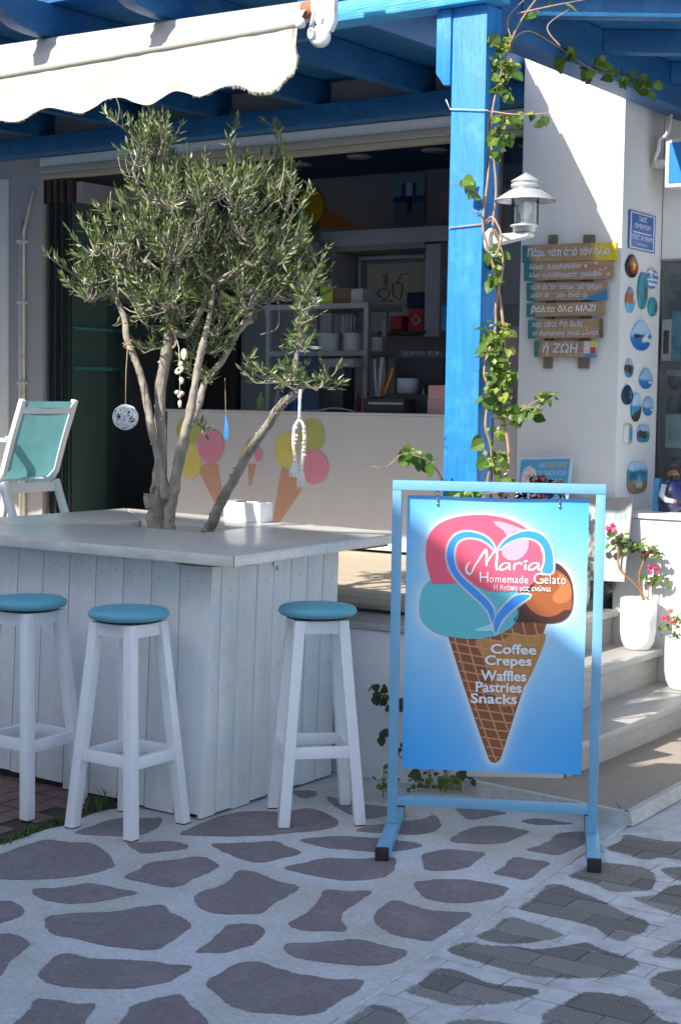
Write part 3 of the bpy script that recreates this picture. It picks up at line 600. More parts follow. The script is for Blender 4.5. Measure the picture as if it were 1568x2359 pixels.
# display window right of the pillar
yd = 7.70
x2 = 1.2
MB().box((-3.209, yd, 2.30), (x2, yd + 0.06, 3.3)).build('shop_panel', M['cer'], pil)
MB().box((-3.208, yd - 0.004, 2.292), (x2, yd + 0.05, 2.299)).build('panel_seam', M['grey'], pil)
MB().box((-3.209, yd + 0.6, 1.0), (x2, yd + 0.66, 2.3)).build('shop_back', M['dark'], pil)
MB().box((-3.209, yd + 0.02, 1.013), (x2, yd + 0.035, 2.28)).build('display_glass', M['clear'], pil)
MB().box((-3.209, yd + .0, 1.013), (x2, yd + 0.045, 1.12)).build('display_sill', M['iwhite'], pil)
MB().box((-3.209, yd + .1, 1.70), (x2, yd + 0.5, 1.73)).build('display_shelf', M['unit'], pil)
MB().box((-3.209, yd + .12, 1.32), (x2, yd + 0.16, 1.50)).build('curved_counter_glass', mat('pale_aqua_panel', (0.30, 0.46, 0.44), 0.3), pil)
MB().box((-3.209, yd + .12, 1.14), (x2, yd + 0.16, 1.315)).build('counter_base', mat('dark_green_panel', (0.06, 0.09, 0.08), 0.3), pil)
for i, (u0, u1, v0, v1, m_) in enumerate(((1524, 1545, 735, 830, 'cer'), (1546, 1566, 715, 830, 'teal'), (1527, 1540, 760, 815, 'tealp'))):
    b = vbox(u0, v0, u1, v1, yd + 0.2, 0.08).build('stacked_carton', M[m_]); tag(b, ['white carton on the display shelf right of the pillar', 'tall blue carton on the display shelf at the right edge', 'small green carton in front of the white one on the shelf'][i], 'carton')

# ---- pergola
pg = empty('pergola', (-5.0, 5.4, 3.08)); tag(pg, 'blue painted timber pergola roof over the cafe terrace', 'pergola')
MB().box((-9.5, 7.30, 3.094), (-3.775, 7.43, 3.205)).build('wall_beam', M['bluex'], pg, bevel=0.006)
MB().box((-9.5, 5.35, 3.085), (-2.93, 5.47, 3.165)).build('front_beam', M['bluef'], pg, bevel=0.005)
for xr in (-4.437, -5.129, -5.843, -6.546, -7.292, -8.0):
    prof = [(7.45, 3.207), (5.6, 3.168), (5.35, 3.168), (5.10, 3.170), (5.02, 3.180), (4.96, 3.205), (4.91, 3.235), (4.87, 3.245), (4.80, 3.25), (4.79, 3.31), (7.45, 3.345)]
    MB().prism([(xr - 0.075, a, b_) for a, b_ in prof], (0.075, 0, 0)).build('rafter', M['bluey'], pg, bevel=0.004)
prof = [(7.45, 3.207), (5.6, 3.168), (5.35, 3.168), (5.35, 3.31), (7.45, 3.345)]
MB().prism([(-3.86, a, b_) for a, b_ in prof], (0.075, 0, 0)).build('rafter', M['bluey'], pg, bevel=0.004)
yy = 5.215; i = 0
def xe_(y_): return -3.588 - .18 * (y_ - 5.94)
while yy < 7.6:   # roof boards run across the rafters, cut off on a slant at the right
    z_ = 3.316 + (yy - 4.92) * 0.0143; j_ = random.uniform(-0.008, 0.008); ya_, yb_ = yy + .003, yy + .142
    q = [(-9.5, ya_), (xe_(ya_) + j_, ya_), (xe_(yb_) + j_, yb_), (-9.5, yb_)]
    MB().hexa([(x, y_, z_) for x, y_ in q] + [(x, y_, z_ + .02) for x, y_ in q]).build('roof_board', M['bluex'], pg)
    yy += 0.145
post = MB().hexa([(-3.153, 5.40, 0.6465), (-2.999, 5.40, 0.6465), (-2.999, 5.52, 0.6465), (-3.153, 5.52, 0.6465), (-3.145, 5.40, 3.083), (-2.993, 5.40, 3.083), (-2.993, 5.52, 3.083), (-3.145, 5.52, 3.083)]).build('post', M['blue'], pg, bevel=0.004)
zb = ony(1030, 195, 5.40).z
xa, xb = ony(1006, 100, 5.40).x, ony(1039, 100, 5.40).x
MB().prism([(xa, 5.395, 3.082), (xa, 5.395, zb + 0.05), (xa + (xb - xa) * 0.55, 5.395, zb), (xb, 5.395, zb), (xb, 5.395, 3.082)], (0, 0.035, 0)).build('bracket_board', M['blue'], pg, bevel=0.003)
MB().box((-3.14, 5.53, 3.0), (-3.0, 7.71, 3.199)).build('side_beam', M['bluey'], pg, bevel=0.008)
# right hand roof: joists square to the street bend, boards above
ex, ey = V3((math.cos(YAW), math.sin(YAW), 0)), V3((-math.sin(YAW), math.cos(YAW), 0))
def frm(l, d, z): p = ex * l + ey * d; return V3((p.x, p.y, z))
for d in (6.40, 7.04, 7.68, 8.32, 8.95):
    # start at the side beam (x = -3.0)
    l0 = (-2.997 + math.sin(YAW) * (d + 0.0)) / math.cos(YAW)
    l0b = (-2.997 + math.sin(YAW) * (d + 0.07)) / math.cos(YAW)
    MB().hexa([frm(l0, d, 3.10), frm(4.5, d, 3.10), frm(4.5, d + .07, 3.10), frm(l0b, d + .07, 3.10), frm(l0, d, 3.20), frm(4.5, d, 3.20), frm(4.5, d + .07, 3.20), frm(l0b, d + .07, 3.20)]).build('joist', M['bluex'], pg, bevel=0.004)
q0, q1 = frm((-3.19 + math.sin(YAW) * 6.33) / math.cos(YAW), 6.33, 3.203), frm(4.5, 6.33, 3.203)
q2, q3 = frm(4.5, 9.6, 3.203), frm((-3.19 + math.sin(YAW) * 9.6) / math.cos(YAW), 9.6, 3.203)
nb = 23
for i in range(nb):
    a = q0.lerp(q3, i / nb + .0008); b_ = q1.lerp(q2, i / nb + .0008); c_ = q1.lerp(q2, (i + 1) / nb - .0008); d_ = q0.lerp(q3, (i + 1) / nb - .0008)
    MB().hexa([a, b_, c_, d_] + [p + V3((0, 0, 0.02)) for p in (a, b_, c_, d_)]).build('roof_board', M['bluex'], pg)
# building across the street: keeps the lower street in the shade, stands behind the viewer
Hb = 6.6
def yR_(x): return (2.49 - .7893 * Hb - .3653 * x) / .5613
def yL_(x): return (3.27 - .7027 * Hb - .12 * x) / .5613
bb = empty('white_house', (-5.0, -3.0, 0)); tag(bb, 'plain white house across the street behind the viewer', 'building')
foot = [(1.0, yR_(1.0)), (-5.51, yR_(-5.51)), (-30, yL_(-30)), (-33, -5), (-3.5, -10)]
MB().prism([(x, y_, -0.015) for x, y_ in foot], (0, 0, Hb + 0.015)).build('wall', M['wall'], bb)
for i in range(5):
    for z_ in (0.9, 3.9):
        x0_ = -2.2 - i * 4.0; f = yR_ if i == 0 else (yL_ if x0_ < -7 else None)
        if f is None: continue
        xa_, xb_ = x0_, x0_ - .9
        MB().hexa([(xa_, f(xa_) + .001, z_), (xb_, f(xb_) + .001, z_), (xb_, f(xb_) + .03, z_), (xa_, f(xa_) + .03, z_), (xa_, f(xa_) + .001, z_ + 1.4), (xb_, f(xb_) + .001, z_ + 1.4), (xb_, f(xb_) + .03, z_ + 1.4), (xa_, f(xa_) + .03, z_ + 1.4)]).build('shutter', M['blue'], bb)
# ------------------------------------------------------------------ the bar round the olive tree
bar = empty('bar_counter', (-4.3, 4.9, 0.0)); tag(bar, 'square white boarded bar counter with a limed wood top, built round the olive tree', 'bar counter')
def lerp(a, b, t): return a + (b - a) * t
ZT = 0.952; YB0, YB1 = 4.397, 4.452
topu = [-75, -16, 44, 102, 162, 223, 286, 351, 416, 484]; botu = [-94, -36, 22, 82, 142, 202, 268, 330, 398, 462]
botv = [1775, 1786, 1800, 1812, 1825, 1838, 1851, 1864, 1878, 1890]
bx = [onz(u, v, 0.0).x for u, v in zip(botu, botv)]; tx = [ony(u, 1270, YB1).x for u in topu]
XR0 = -3.567; XR1 = ony(489, 1300, YB1).x
for i in range(9):
    p_ = random.uniform(0, 0.002); g = 0.0022; zb = 0.012 + random.uniform(-0.006, 0.008) + (0.03 if i < 4 else 0)
    MB().hexa([(bx[i] + g, YB0 - p_, zb), (bx[i + 1] - g, YB0 - p_, zb + random.uniform(-.003, .003)), (bx[i + 1] - g, YB0 + .018, zb), (bx[i] + g, YB0 + .018, zb),
               (tx[i] + g, YB1 - p_, ZT), (tx[i + 1] - g, YB1 - p_, ZT), (tx[i + 1] - g, YB1 + .018, ZT), (tx[i] + g, YB1 + .018, ZT)]).build('front_board', M['wwood'], bar, bevel=0.0015)
rt_ = [(495, 1888, 511), (532, 1876, 552), (575, 1860, 594), (612, 1848, 632), (650, 1834, 672), (690, 1818, 709), (725, 1803, 745), (762, 1789, 780)]
yb = [YB0 + 0.0] + [onx(u, v, XR0).y for u, v, _ in rt_]; yt = [YB1] + [onx(u, 1300, XR1).y for _, _, u in rt_]
for i in range(len(yb) - 1):
    p_ = random.uniform(0, 0.002); g = 0.0018; zb = 0.008 + random.uniform(-0.006, 0.012)
    MB().hexa([(XR0 + p_, yb[i] + g, zb), (XR0 + p_, yb[i + 1] - g, zb), (XR0 - .018, yb[i + 1] - g, zb), (XR0 - .018, yb[i] + g, zb),
               (XR1 + p_, yt[i] + g, ZT), (XR1 + p_, yt[i + 1] - g, ZT), (XR1 - .018, yt[i + 1] - g, ZT), (XR1 - .018, yt[i] + g, ZT)]).build('side_board', M['wwood'], bar, bevel=0.0015)
MB().hexa([(bx[0], YB0 + .022, 0.002), (XR0 - .022, YB0 + .022, 0.002), (XR0 - .022, yb[-1] - .02, 0.002), (bx[0], yb[-1] - .02, 0.002),
           (tx[0], YB1 + .022, ZT - .3), (XR1 - .022, YB1 + .022, ZT - .3), (XR1 - .022, yt[-1] - .02, ZT - .3), (tx[0], yt[-1] - .02, ZT - .3)]).build('dark_core', M['soil'], bar)  # dark core box so the gaps between the boards read as shade
nm_ = MB()
for i in range(9):
    for xx in (0.25, 0.75):
        for z_, t0 in ((0.10, .1), (0.88, .93)):
            if random.random() < .8:
                x_ = lerp(lerp(bx[i], bx[i + 1], xx), lerp(tx[i], tx[i + 1], xx), t0) + random.uniform(-.004, .004); y_ = lerp(YB0, YB1, z_ / ZT) - 0.0025
                nm_.lathe((x_, y_, z_ + random.uniform(-.01, .01)), [(0.0022, 0), (0.0022, .0012), (0, .0013)], 6, axis=(0, -1, 0))
for i in range(len(yb) - 1):
    for z_ in (0.09, 0.5, 0.86):
        if random.random() < .75:
            y_ = lerp(lerp(yb[i], yb[i + 1], .5), lerp(yt[i], yt[i + 1], .5), z_ / ZT) + random.uniform(-.012, .012); nm_.lathe((lerp(XR0, XR1, z_ / ZT) + .002, y_, z_ + random.uniform(-.03, .03)), [(0.0024, 0), (0.0024, .0012), (0, .0013)], 6, axis=(1, 0, 0))
stuff(nm_.build('nail_heads', M['ply'], bar, fixn=False))
FR, BR, BL, FL = V3((-3.338, 4.290, 0)), V3((-3.425, 5.545, 0)), V3((-5.19, 5.80, 0)), V3((-5.215, 4.33, 0))
fr, br, bl, fl = V3((-4.028, 4.975, 0)), V3((-4.045, 5.27, 0)), V3((-4.668, 5.31, 0)), V3((-4.668, 5.01, 0))
for a, b_, c_, d_ in ((FL, FR, fr, fl), (FR, BR, br, fr), (BR, BL, bl, br), (BL, FL, fl, bl)):
    ctr_ = (a + b_ + c_ + d_) / 4; q = [p + (ctr_ - p).normalized() * 0.0022 for p in (a, b_, c_, d_)]
    MB().hexa([p + V3((0, 0, 0.958)) for p in q] + [p + V3((0, 0, 1.0)) for p in q]).build('top_plank', M['top'], bar, bevel=0.007)
MB().lathe((XR1 - 0.015, YB1 + 0.05, 0.945), [(0.16, 0), (0.16, 0.011)], 24).build('corner_block', M['ply'], bar)
MB().box((-3.62, 5.30, 0.942), (-3.47, 5.50, 0.956)).build('end_block', M['ply'], bar)
# planter inside
MB().box((-4.70, 4.99, 0.70), (-4.0, 5.33, 0.90)).build('planter_soil', M['soil'], bar)
mb = MB(); hp = [onx(u, v, XR1 + 0.004) for u, v in ((635, 1292), (644, 1300), (655, 1310))]
for p in hp[:2]: mb.box((p.x, p.y - 0.014, p.z - 0.02), (p.x + 0.003, p.y + 0.012, p.z + 0.015))
mb.build('metal_plate', M['steel'], bar)
# ------------------------------------------------------------------ stools
def stool(label):
    t = empty('bar_stool', (0, 0, 0)); tag(t, label, 'bar stool', 'white bar stools with teal seats around the bar')
    A, a, zt = 0.141, 0.080, 0.748
    def leg(sx, sy, z): k = lerp(A, a, z / zt); return V3((sx * k, sy * k, z))
    for sx, sy in ((1, -1), (-1, -1), (-1, 1), (1, 1)):
        p, q = leg(sx, sy, 0.0), leg(sx, sy, zt); p0_ = p; p = leg(sx, sy, 0.004); h = 0.0205; h2 = 0.0195
        MB().hexa([p + V3((i * h, j * h, 0)) for i, j in ((-1, -1), (1, -1), (1, 1), (-1, 1))] + [q + V3((i * h2, j * h2, 0)) for i, j in ((-1, -1), (1, -1), (1, 1), (-1, 1))]).build('leg', M['stoolw'], t, bevel=0.004)
        MB().box(p0_ - V3((.0185, .0185, 0)), p0_ + V3((.0185, .0185, .0039))).build('foot_glide', M['black'], t)
    for (s1, s2) in (((-1, -1), (1, -1)), ((1, -1), (1, 1)), ((1, 1), (-1, 1)), ((-1, 1), (-1, -1))):
        for nm, z_, h, wd in (('apron', 0.722, 0.048, 0.022), ('stretcher', 0.262 if s1[1] != s2[1] else 0.268, 0.042, 0.024)):
            p, q = leg(*s1, z_), leg(*s2, z_); d = (q - p).normalized() * 0.019
            MB().bar(p + d, q - d, wd, h).build(nm, M['stoolw'], t, bevel=0.003)
    c = MB().lathe((0, 0, 0), [(0.0, 0.7485), (0.115, 0.7485), (0.118, 0.7555), (0.0, 0.7555)], 32); c.build('seat_base', M['black'], t)
    prof = [(0.0, 0.756), (0.120, 0.756), (0.138, 0.761), (0.1445, 0.769), (0.1455, 0.776), (0.142, 0.785), (0.132, 0.792), (0.10, 0.7965), (0.05, 0.799), (0.0, 0.7995)]
    MB().lathe((0, 0, 0), prof, 48).build('seat', M['teal'], t); return t
st = stool('middle of three bar stools, white legs and teal round seat, standing before the bar boards')
st.location = (-3.735, 4.19, 0.0); 
s2_ = copy_thing(st); s2_.location = (-4.196, 4.145, 0.006); s2_['label'] = 'leftmost bar stool, partly cut by the picture edge, standing on the clay pavers'
s3_ = copy_thing(st); s3_.location = (-3.266, 4.70, 0.0); s3_.rotation_euler = (0, 0, rad(45)); s3_['label'] = 'bar stool turned edgewise right of the bar corner, beside the hanging signboard'
bpy.context.view_layer.update()
# ------------------------------------------------------------------ hanging signboard
SL, SR = V3((-2.905, 4.664, 0)), V3((-2.272, 4.976, 0)); sx_ = (SR - SL).normalized(); sn = V3((sx_.y, -sx_.x, 0)); UZ = V3((0, 0, 1))
sg = empty('signboard', tuple((SL + SR) / 2)); tag(sg, 'light blue metal frame stand with a hanging ice cream poster listing coffee and crepes', 'signboard')
tb = 0.033
for e in (SL, SR):
    MB().bar(e + UZ * 0.0455, e + UZ * 1.236, tb, tb, up=sn).build('upright', M['frame'], sg, bevel=0.003)
    f_ = MB().bar(e - sn * 0.22 + UZ * 0.0225, e + sn * 0.315 + UZ * 0.0225, 0.044, 0.044, up=UZ).build('foot', M['frame'], sg, bevel=0.003)
    MB().bar(e + sn * 0.3155 + UZ * 0.023, e + sn * 0.335 + UZ * 0.023, 0.047, 0.046, up=UZ).build('end_cap', M['black'], f_, bevel=0.002)
    MB().bar(e - sn * 0.24 + UZ * 0.023, e - sn * 0.2205 + UZ * 0.023, 0.047, 0.046, up=UZ).build('end_cap', M['black'], f_, bevel=0.002)
MB().bar(SL - sx_ * tb / 2 + UZ * 1.2535, SR + sx_ * tb / 2 + UZ * 1.2535, 0.034, 0.034, up=UZ).build('top_bar', M['frame'], sg, bevel=0.003)
MB().bar(SL + sx_ * tb / 2 + UZ * 0.127, SR - sx_ * tb / 2 + UZ * 0.127, 0.032, 0.032, up=UZ).build('bottom_bar', M['frame'], sg, bevel=0.003)
def PP(u, v, lift=0.0):  # poster plane
    return onp(u, v, SL - sn * .014, sn) + sn * lift
Z6 = lambda x, y: (784 + x / 2, 1129 + y / 2)
PC = [PP(925, 1770), PP(1338, 1785), PP(1357, 1150), PP(938, 1140)]
scoop_pink = [(422, 424), (405, 370), (393, 300), (400, 230), (425, 180), (470, 145), (540, 122), (620, 113), (700, 116), (780, 135), (850, 170), (900, 215), (925, 270), (932, 320), (925, 370), (905, 410), (870, 440), (820, 460), (740, 468), (680, 462), (600, 432), (500, 430), (440, 431)]
scoop_teal = [(420, 410), (390, 435), (370, 480), (362, 540), (370, 590), (400, 630), (450, 660), (520, 677), (600, 684), (680, 678), (740, 660), (790, 628), (815, 590), (826, 540), (818, 490), (808, 466), (740, 440), (640, 420), (540, 415), (440, 400)]
scoop_choc = [(985, 335), (1030, 360), (1060, 410), (1071, 470), (1069, 530), (1055, 572), (1020, 603), (960, 614), (900, 608), (800, 603), (815, 560), (815, 470), (880, 420), (920, 380)]
cone = [(490, 655), (600, 670), (680, 665), (790, 615), (815, 590), (953, 605), (845, 905), (738, 1235), (728, 1250), (711, 1257), (693, 1252), (682, 1238), (640, 1120), (560, 880)]
allp = [[Z6(*p) for p in q] for q in (scoop_pink, scoop_teal, scoop_choc, cone)]
NX, NY = 70, 108; vs = []; cols = []
for j in range(NY + 1):
    for i in range(NX + 1):
        s_, t_ = i / NX, j / NY
        p = PC[0].lerp(PC[1], s_).lerp(PC[3].lerp(PC[2], s_), t_)
        curl = 0.006 * math.exp(-(1 - t_) * 30) * (1 if 0.2 < s_ < 0.84 else 0.0) * math.sin(max(0, min(1, (s_ - 0.2) / 0.64)) * math.pi)
        p = p - sn * curl - UZ * curl * 0.8; vs.append(p)
us = np.array([CX + FPX * (p - CC).dot(crt) / (p - CC).dot(fwd) for p in vs]); vv = np.array([CY - FPX * (p - CC).dot(cup) / (p - CC).dot(fwd) for p in vs])
sdp = np.maximum(sd_poly(us, vv, allp), 0)
for k in range(len(vs)):
    t_ = (k // (NX + 1)) / NY
    c0_, c1_ = np.array((0.05, 0.40, 0.86)), np.array((0.24, 0.58, 0.84))
    mid = max(0.0, 1 - abs(t_ - 0.55) / 0.5); mid = mid * mid * (3 - 2 * mid)
    c = c0_ * (1 - mid) + c1_ * mid; g = 0.62 * math.exp(-(sdp[k] / 8.5) ** 1.3) + 0.26 * math.exp(-sdp[k] / 60)
    g = min(g, 1); cols.append(c * (1 - g) + np.array((0.72, 0.80, 0.86)) * g)
pm = MB(); pm.add(vs, [(j * (NX + 1) + i, j * (NX + 1) + i + 1, (j + 1) * (NX + 1) + i + 1, (j + 1) * (NX + 1) + i) for j in range(NY) for i in range(NX)])
n0 = len(vs); pm.add([p - sn * 0.003 for p in vs], [(j * (NX + 1) + i, (j + 1) * (NX + 1) + i, (j + 1) * (NX + 1) + i + 1, j * (NX + 1) + i + 1) for j in range(NY) for i in range(NX)])
bd = [i for i in range(NX + 1)] + [(j) * (NX + 1) + NX for j in range(1, NY + 1)] + [NY * (NX + 1) + i for i in range(NX - 1, -1, -1)] + [j * (NX + 1) for j in range(NY - 1, 0, -1)]
pm.f += [(a, a + n0, b_ + n0, b_) for a, b_ in zip(bd, bd[1:] + bd[:1])]; pm.mi += [0] * len(bd); pm.smooth += [False] * len(bd)
poster = pm.build('poster', M['print'], sg, col=cols + cols, fixn=False)
def part(name, poly, colr, lay, n=4, name2=None):
    q = smooth_poly(poly, n) if n else poly
    p = [PP(*Z6(a, b_), 0.0006 + 0.0005 * lay) for a, b_ in q]
    mm = mat('print_' + name, colr, 0.35, 0.0, 4); mb = MB(); mb.add(p, [tuple(range(len(p) - 1, -1, -1))]); return mb.build(name2 or name, mm, poster, fixn=False)
part('cone', cone, (0.24, 0.085, 0.032), 1, 0)
tan = [(620, 700), (660, 680), (740, 690), (800, 655), (860, 670), (945, 665), (900, 800), (850, 900), (810, 950), (760, 1000), (720, 960), (700, 850), (650, 760)]
part('cone_highlight', tan, (0.46, 0.235, 0.065), 2)
lat = MB(); cp = [Z6(*p) for p in cone]
def inside(x, y, poly):
    c = False; n = len(poly)
    for i in range(n):
        (x1, y1), (x2, y2) = poly[i], poly[(i + 1) % n]
        if (y1 > y) != (y2 > y) and x < (x2 - x1) * (y - y1) / (y2 - y1) + x1: c = not c
    return c
def strokes(paths, wd, colm, lay, name, clip=None, par=None):
    mb = MB()
    for path in paths:
        seg = []
        for p in path + [None]:
            if p is not None and (clip is None or inside(p[0], p[1], clip)): seg.append(p)
            else:
                if len(seg) > 1:
                    L_, R_ = [], []
                    for i, q in enumerate(seg):
                        a, b_ = seg[max(i - 1, 0)], seg[min(i + 1, len(seg) - 1)]; dx, dy = b_[0] - a[0], b_[1] - a[1]; l = math.hypot(dx, dy) or 1
                        w_ = (q[2] if len(q) > 2 else wd) / 2; L_.append(PP(*Z6(q[0] - dy / l * w_, q[1] + dx / l * w_), 0.0006 + 0.0005 * lay)); R_.append(PP(*Z6(q[0] + dy / l * w_, q[1] - dx / l * w_), 0.0006 + 0.0005 * lay))
                    k = len(seg); mb.add(L_ + R_, [(i, i + 1, k + i + 1, k + i) for i in range(k - 1)])
                seg = []
    return mb.build(name, colm, poster, fixn=False)
waff = mat('print_waffle_line', (0.60, 0.27, 0.13), 0.35, 0.0, 4)
pa = []
for k in range(17):
    y0 = 600 + k * 41.0; pa.append([(480 + t * 10, y0 + (t * 10) * 0.24 - 0.00022 * (t * 10) ** 2 + 10) for t in range(60)])
strokes(pa, 6.5, waff, 3, 'waffle_lines', cone)
pa = []
for k in range(-4, 11):
    x0 = 395 + k * 55; pa.append([(x0 + 0.25 * t * 10 + 0.00012 * (t * 10) ** 2, 600 + t * 10) for t in range(70)])
strokes(pa, 7, waff, 4, 'waffle_lines', cone)
part('teal_scoop', scoop_teal, (0.12, 0.50, 0.56), 5)
part('chocolate_scoop', scoop_choc, (0.075, 0.028, 0.022), 5)
part('chocolate_body', [(975, 365), (1020, 380), (1055, 420), (1066, 470), (1062, 545), (1030, 552), (1000, 572), (960, 583), (915, 575), (870, 545), (850, 505), (870, 470), (895, 430), (925, 390)], (0.33, 0.10, 0.03), 6)
part('chocolate_shine', [(1003, 384), (1035, 400), (1058, 440), (1062, 490), (1035, 518), (995, 519), (976, 500), (982, 478), (1005, 450), (1012, 415)], (0.48, 0.17, 0.06), 7)
part('pink_scoop', scoop_pink, (0.80, 0.11, 0.19), 8)
part('teal_shine', [(620, 640), (680, 620), (700, 610), (712, 640), (690, 648), (640, 648)], (0.35, 0.70, 0.78), 9)
part('pink_shine', [(707, 143), (760, 150), (845, 183), (800, 188), (770, 212), (752, 185), (722, 165)], (0.82, 0.38, 0.52), 9)
part('pink_shine', [(862, 222), (865, 258), (850, 293), (815, 320), (775, 320), (748, 300), (745, 275), (765, 248), (815, 228)], (0.82, 0.38, 0.52), 9)
heartL = [(712, 275), (700, 246), (670, 215), (620, 195), (570, 191), (530, 206), (502, 240), (490, 290), (497, 345), (520, 392), (560, 440), (610, 485), (650, 523), (682, 562), (697, 606), (709, 585), (704, 545), (680, 508), (640, 468), (590, 425), (550, 385), (528, 340), (523, 290), (532, 250), (555, 226), (590, 217), (640, 223), (682, 246)]
heartR = [(727, 275), (755, 232), (800, 203), (850, 188), (900, 192), (940, 215), (968, 260), (979, 315), (975, 378), (928, 376), (941, 330), (938, 280), (920, 245), (890, 225), (850, 217), (810, 224), (765, 245)]
heartB = [(716, 664), (706, 632), (710, 597), (730, 560), (770, 515), (815, 482), (875, 484), (830, 520), (780, 560), (742, 605), (724, 642)]
halo = mat('print_halo', (0.84, 0.80, 0.86), 0.35, 0.0, 4); 
def halo_part(poly, grow, lay):
    q = smooth_poly(poly, 3); n = len(q); out = []
    ar = sum(q[i][0] * q[(i + 1) % n][1] - q[(i + 1) % n][0] * q[i][1] for i in range(n)); sg_ = 1 if ar > 0 else -1
    A_, B_ = [], []
    for i in range(n):
        a, b_ = q[i - 1], q[(i + 1) % n]; dx, dy = b_[0] - a[0], b_[1] - a[1]; l = math.hypot(dx, dy) or 1
        A_.append(q[i]); B_.append((q[i][0] + dy / l * grow * sg_, q[i][1] - dx / l * grow * sg_))
    mb = MB(); mb.add([PP(*Z6(*p), 0.0006 + 0.0005 * lay) for p in A_ + B_], [(i, (i + 1) % n, n + (i + 1) % n, n + i) for i in range(n)])
    return mb, n
# soft white edge round the heart: rings fading out by alpha-free colour steps would band, so one thin crisp ring and one wide faint one
hm = bpy.data.materials.new('print_soft_halo'); hm.use_nodes = True; t = hm.node_tree; b_ = t.nodes['Principled BSDF']; b_.inputs['Base Color'].default_value = (0.84, 0.82, 0.88, 1); b_.inputs['Roughness'].default_value = 0.35
va = t.nodes.new('ShaderNodeAttribute'); va.attribute_name = 'fade'; t.links.new(va.outputs['Fac'], b_.inputs['Alpha'])
for poly in (heartL, heartR, heartB):
    mb, n = halo_part(poly, 13, 9.3); o = mb.build('soft_edge', hm, poster, fixn=False)
    at = o.data.attributes.new('fade', 'FLOAT', 'POINT'); at.data.foreach_set('value', np.array([0.9] * n + [0.0] * n, np.float32))
for nm, poly in (('heart_line', heartL), ('heart_line', heartR), ('heart_line', heartB)):
    p_ = part(nm, poly, (0.045, 0.30, 0.82), 10)
part('heart_gap', [(926, 262), (936, 290), (941, 320), (932, 325), (934, 300), (924, 275)], (0.8, 0.8, 0.85), 10)
ML = M['lwhite']
mar = [[(597, 330, 4), (584, 345, 8), (579, 367, 10), (589, 384, 11), (603, 381, 8), (618, 350, 7), (640, 315, 8), (664, 279, 11), (671, 276, 12), (674, 300, 11), (673, 335, 10), (672, 350, 5)],
       [(673, 335, 5), (695, 300, 8), (713, 276, 10), (719, 277, 11), (721, 305, 11), (718, 345, 11), (722, 368, 8)],
       [(782, 338, 9), (760, 334, 6), (743, 343, 8), (733, 358, 9), (742, 366, 9), (758, 362, 8), (776, 345, 7), (780, 345, 9), (777, 360, 10), (784, 366, 7)],
       [(803, 333, 9), (801, 350, 10), (799, 367, 9)], [(801, 350, 5), (812, 338, 8), (826, 334, 10), (836, 342, 8)],
       [(853, 340, 9), (850, 355, 10), (851, 367, 9)], [(843, 329, 6), (852, 327, 10), (861, 322, 8)],
       [(915, 338, 9), (893, 334, 6), (876, 343, 8), (866, 358, 9), (875, 366, 9), (891, 362, 8), (909, 345, 7), (913, 345, 9), (909, 360, 10), (919, 366, 7)]]
strokes([[tuple(q) for q in smooth_poly(p, 4, closed=False)] for p in mar], 8, ML, 11, 'maria_lettering')
def ptext(s, x0, x1, ybase, h, m=ML, bold=0.0, nm='lettering', spacing=1.0):
    o = PP(*Z6(x0, ybase), 0.0006 + 0.0005 * 11.5); e = PP(*Z6(x1, ybase + (x1 - x0) * 0.028), 0.0006 + 0.0005 * 11.5); up = PP(*Z6(x0, ybase - h), 0.0006 + 0.0005 * 11.5)
    return text(nm, s, o, (e - o).normalized(), (up - o).normalized(), (e - o).length, (up - o).length, m, poster, bold=bold, lift=0.0003, spacing=spacing)
ptext('H', 642, 681, 423, 48); ptext('omemade', 686, 864, 424, 36, spacing=1.1)
ptext('G', 889, 934, 430, 50); ptext('elato', 938, 1038, 430, 42, spacing=1.1)
ptext('Η Αγάπη μας ενώνει', 707, 968, 466, 34, bold=0.012)
for s, a, b_, y_, h in (('Coffee', 692, 902, 752, 46), ('Crepes', 666, 880, 818, 60), ('Waffles', 646, 855, 876, 50), ('Pastries', 623, 835, 928, 48), ('Snacks', 600, 813, 980, 47)):
    ptext(s, a, b_, y_, h, M['lwhite'], bold=0.022)
# hooks: eye ring under the top bar and a snap hook through the eyelet
for u in (1008, 1289):
    p = PP(u, 1131); h = MB()
    def ring(c, r, rr, ax1, ax2, sq=1.0): 
        pts = [c + ax1 * math.cos(t) * r + ax2 * math.sin(t) * r * sq for t in [2 * math.pi * i / 16 for i in range(17)]]; h.tube(pts, rr, 6, cap=False)
    pz = UZ * 1.2365 + V3((p.x, p.y, 0)); ring(pz - UZ * 0.012, 0.009, 0.002, sx_, UZ)
    ring(pz - UZ * 0.030, 0.0055, 0.0022, sn, UZ, 2.2); h.tube([pz - UZ * 0.030 - sn * 0.008 - UZ * 0.012, pz - UZ * 0.046 + sn * 0.006, pz - UZ * 0.052 + sn * 0.003], 0.0035, 6)
    h.build('snap_hook', M['steel'], sg)

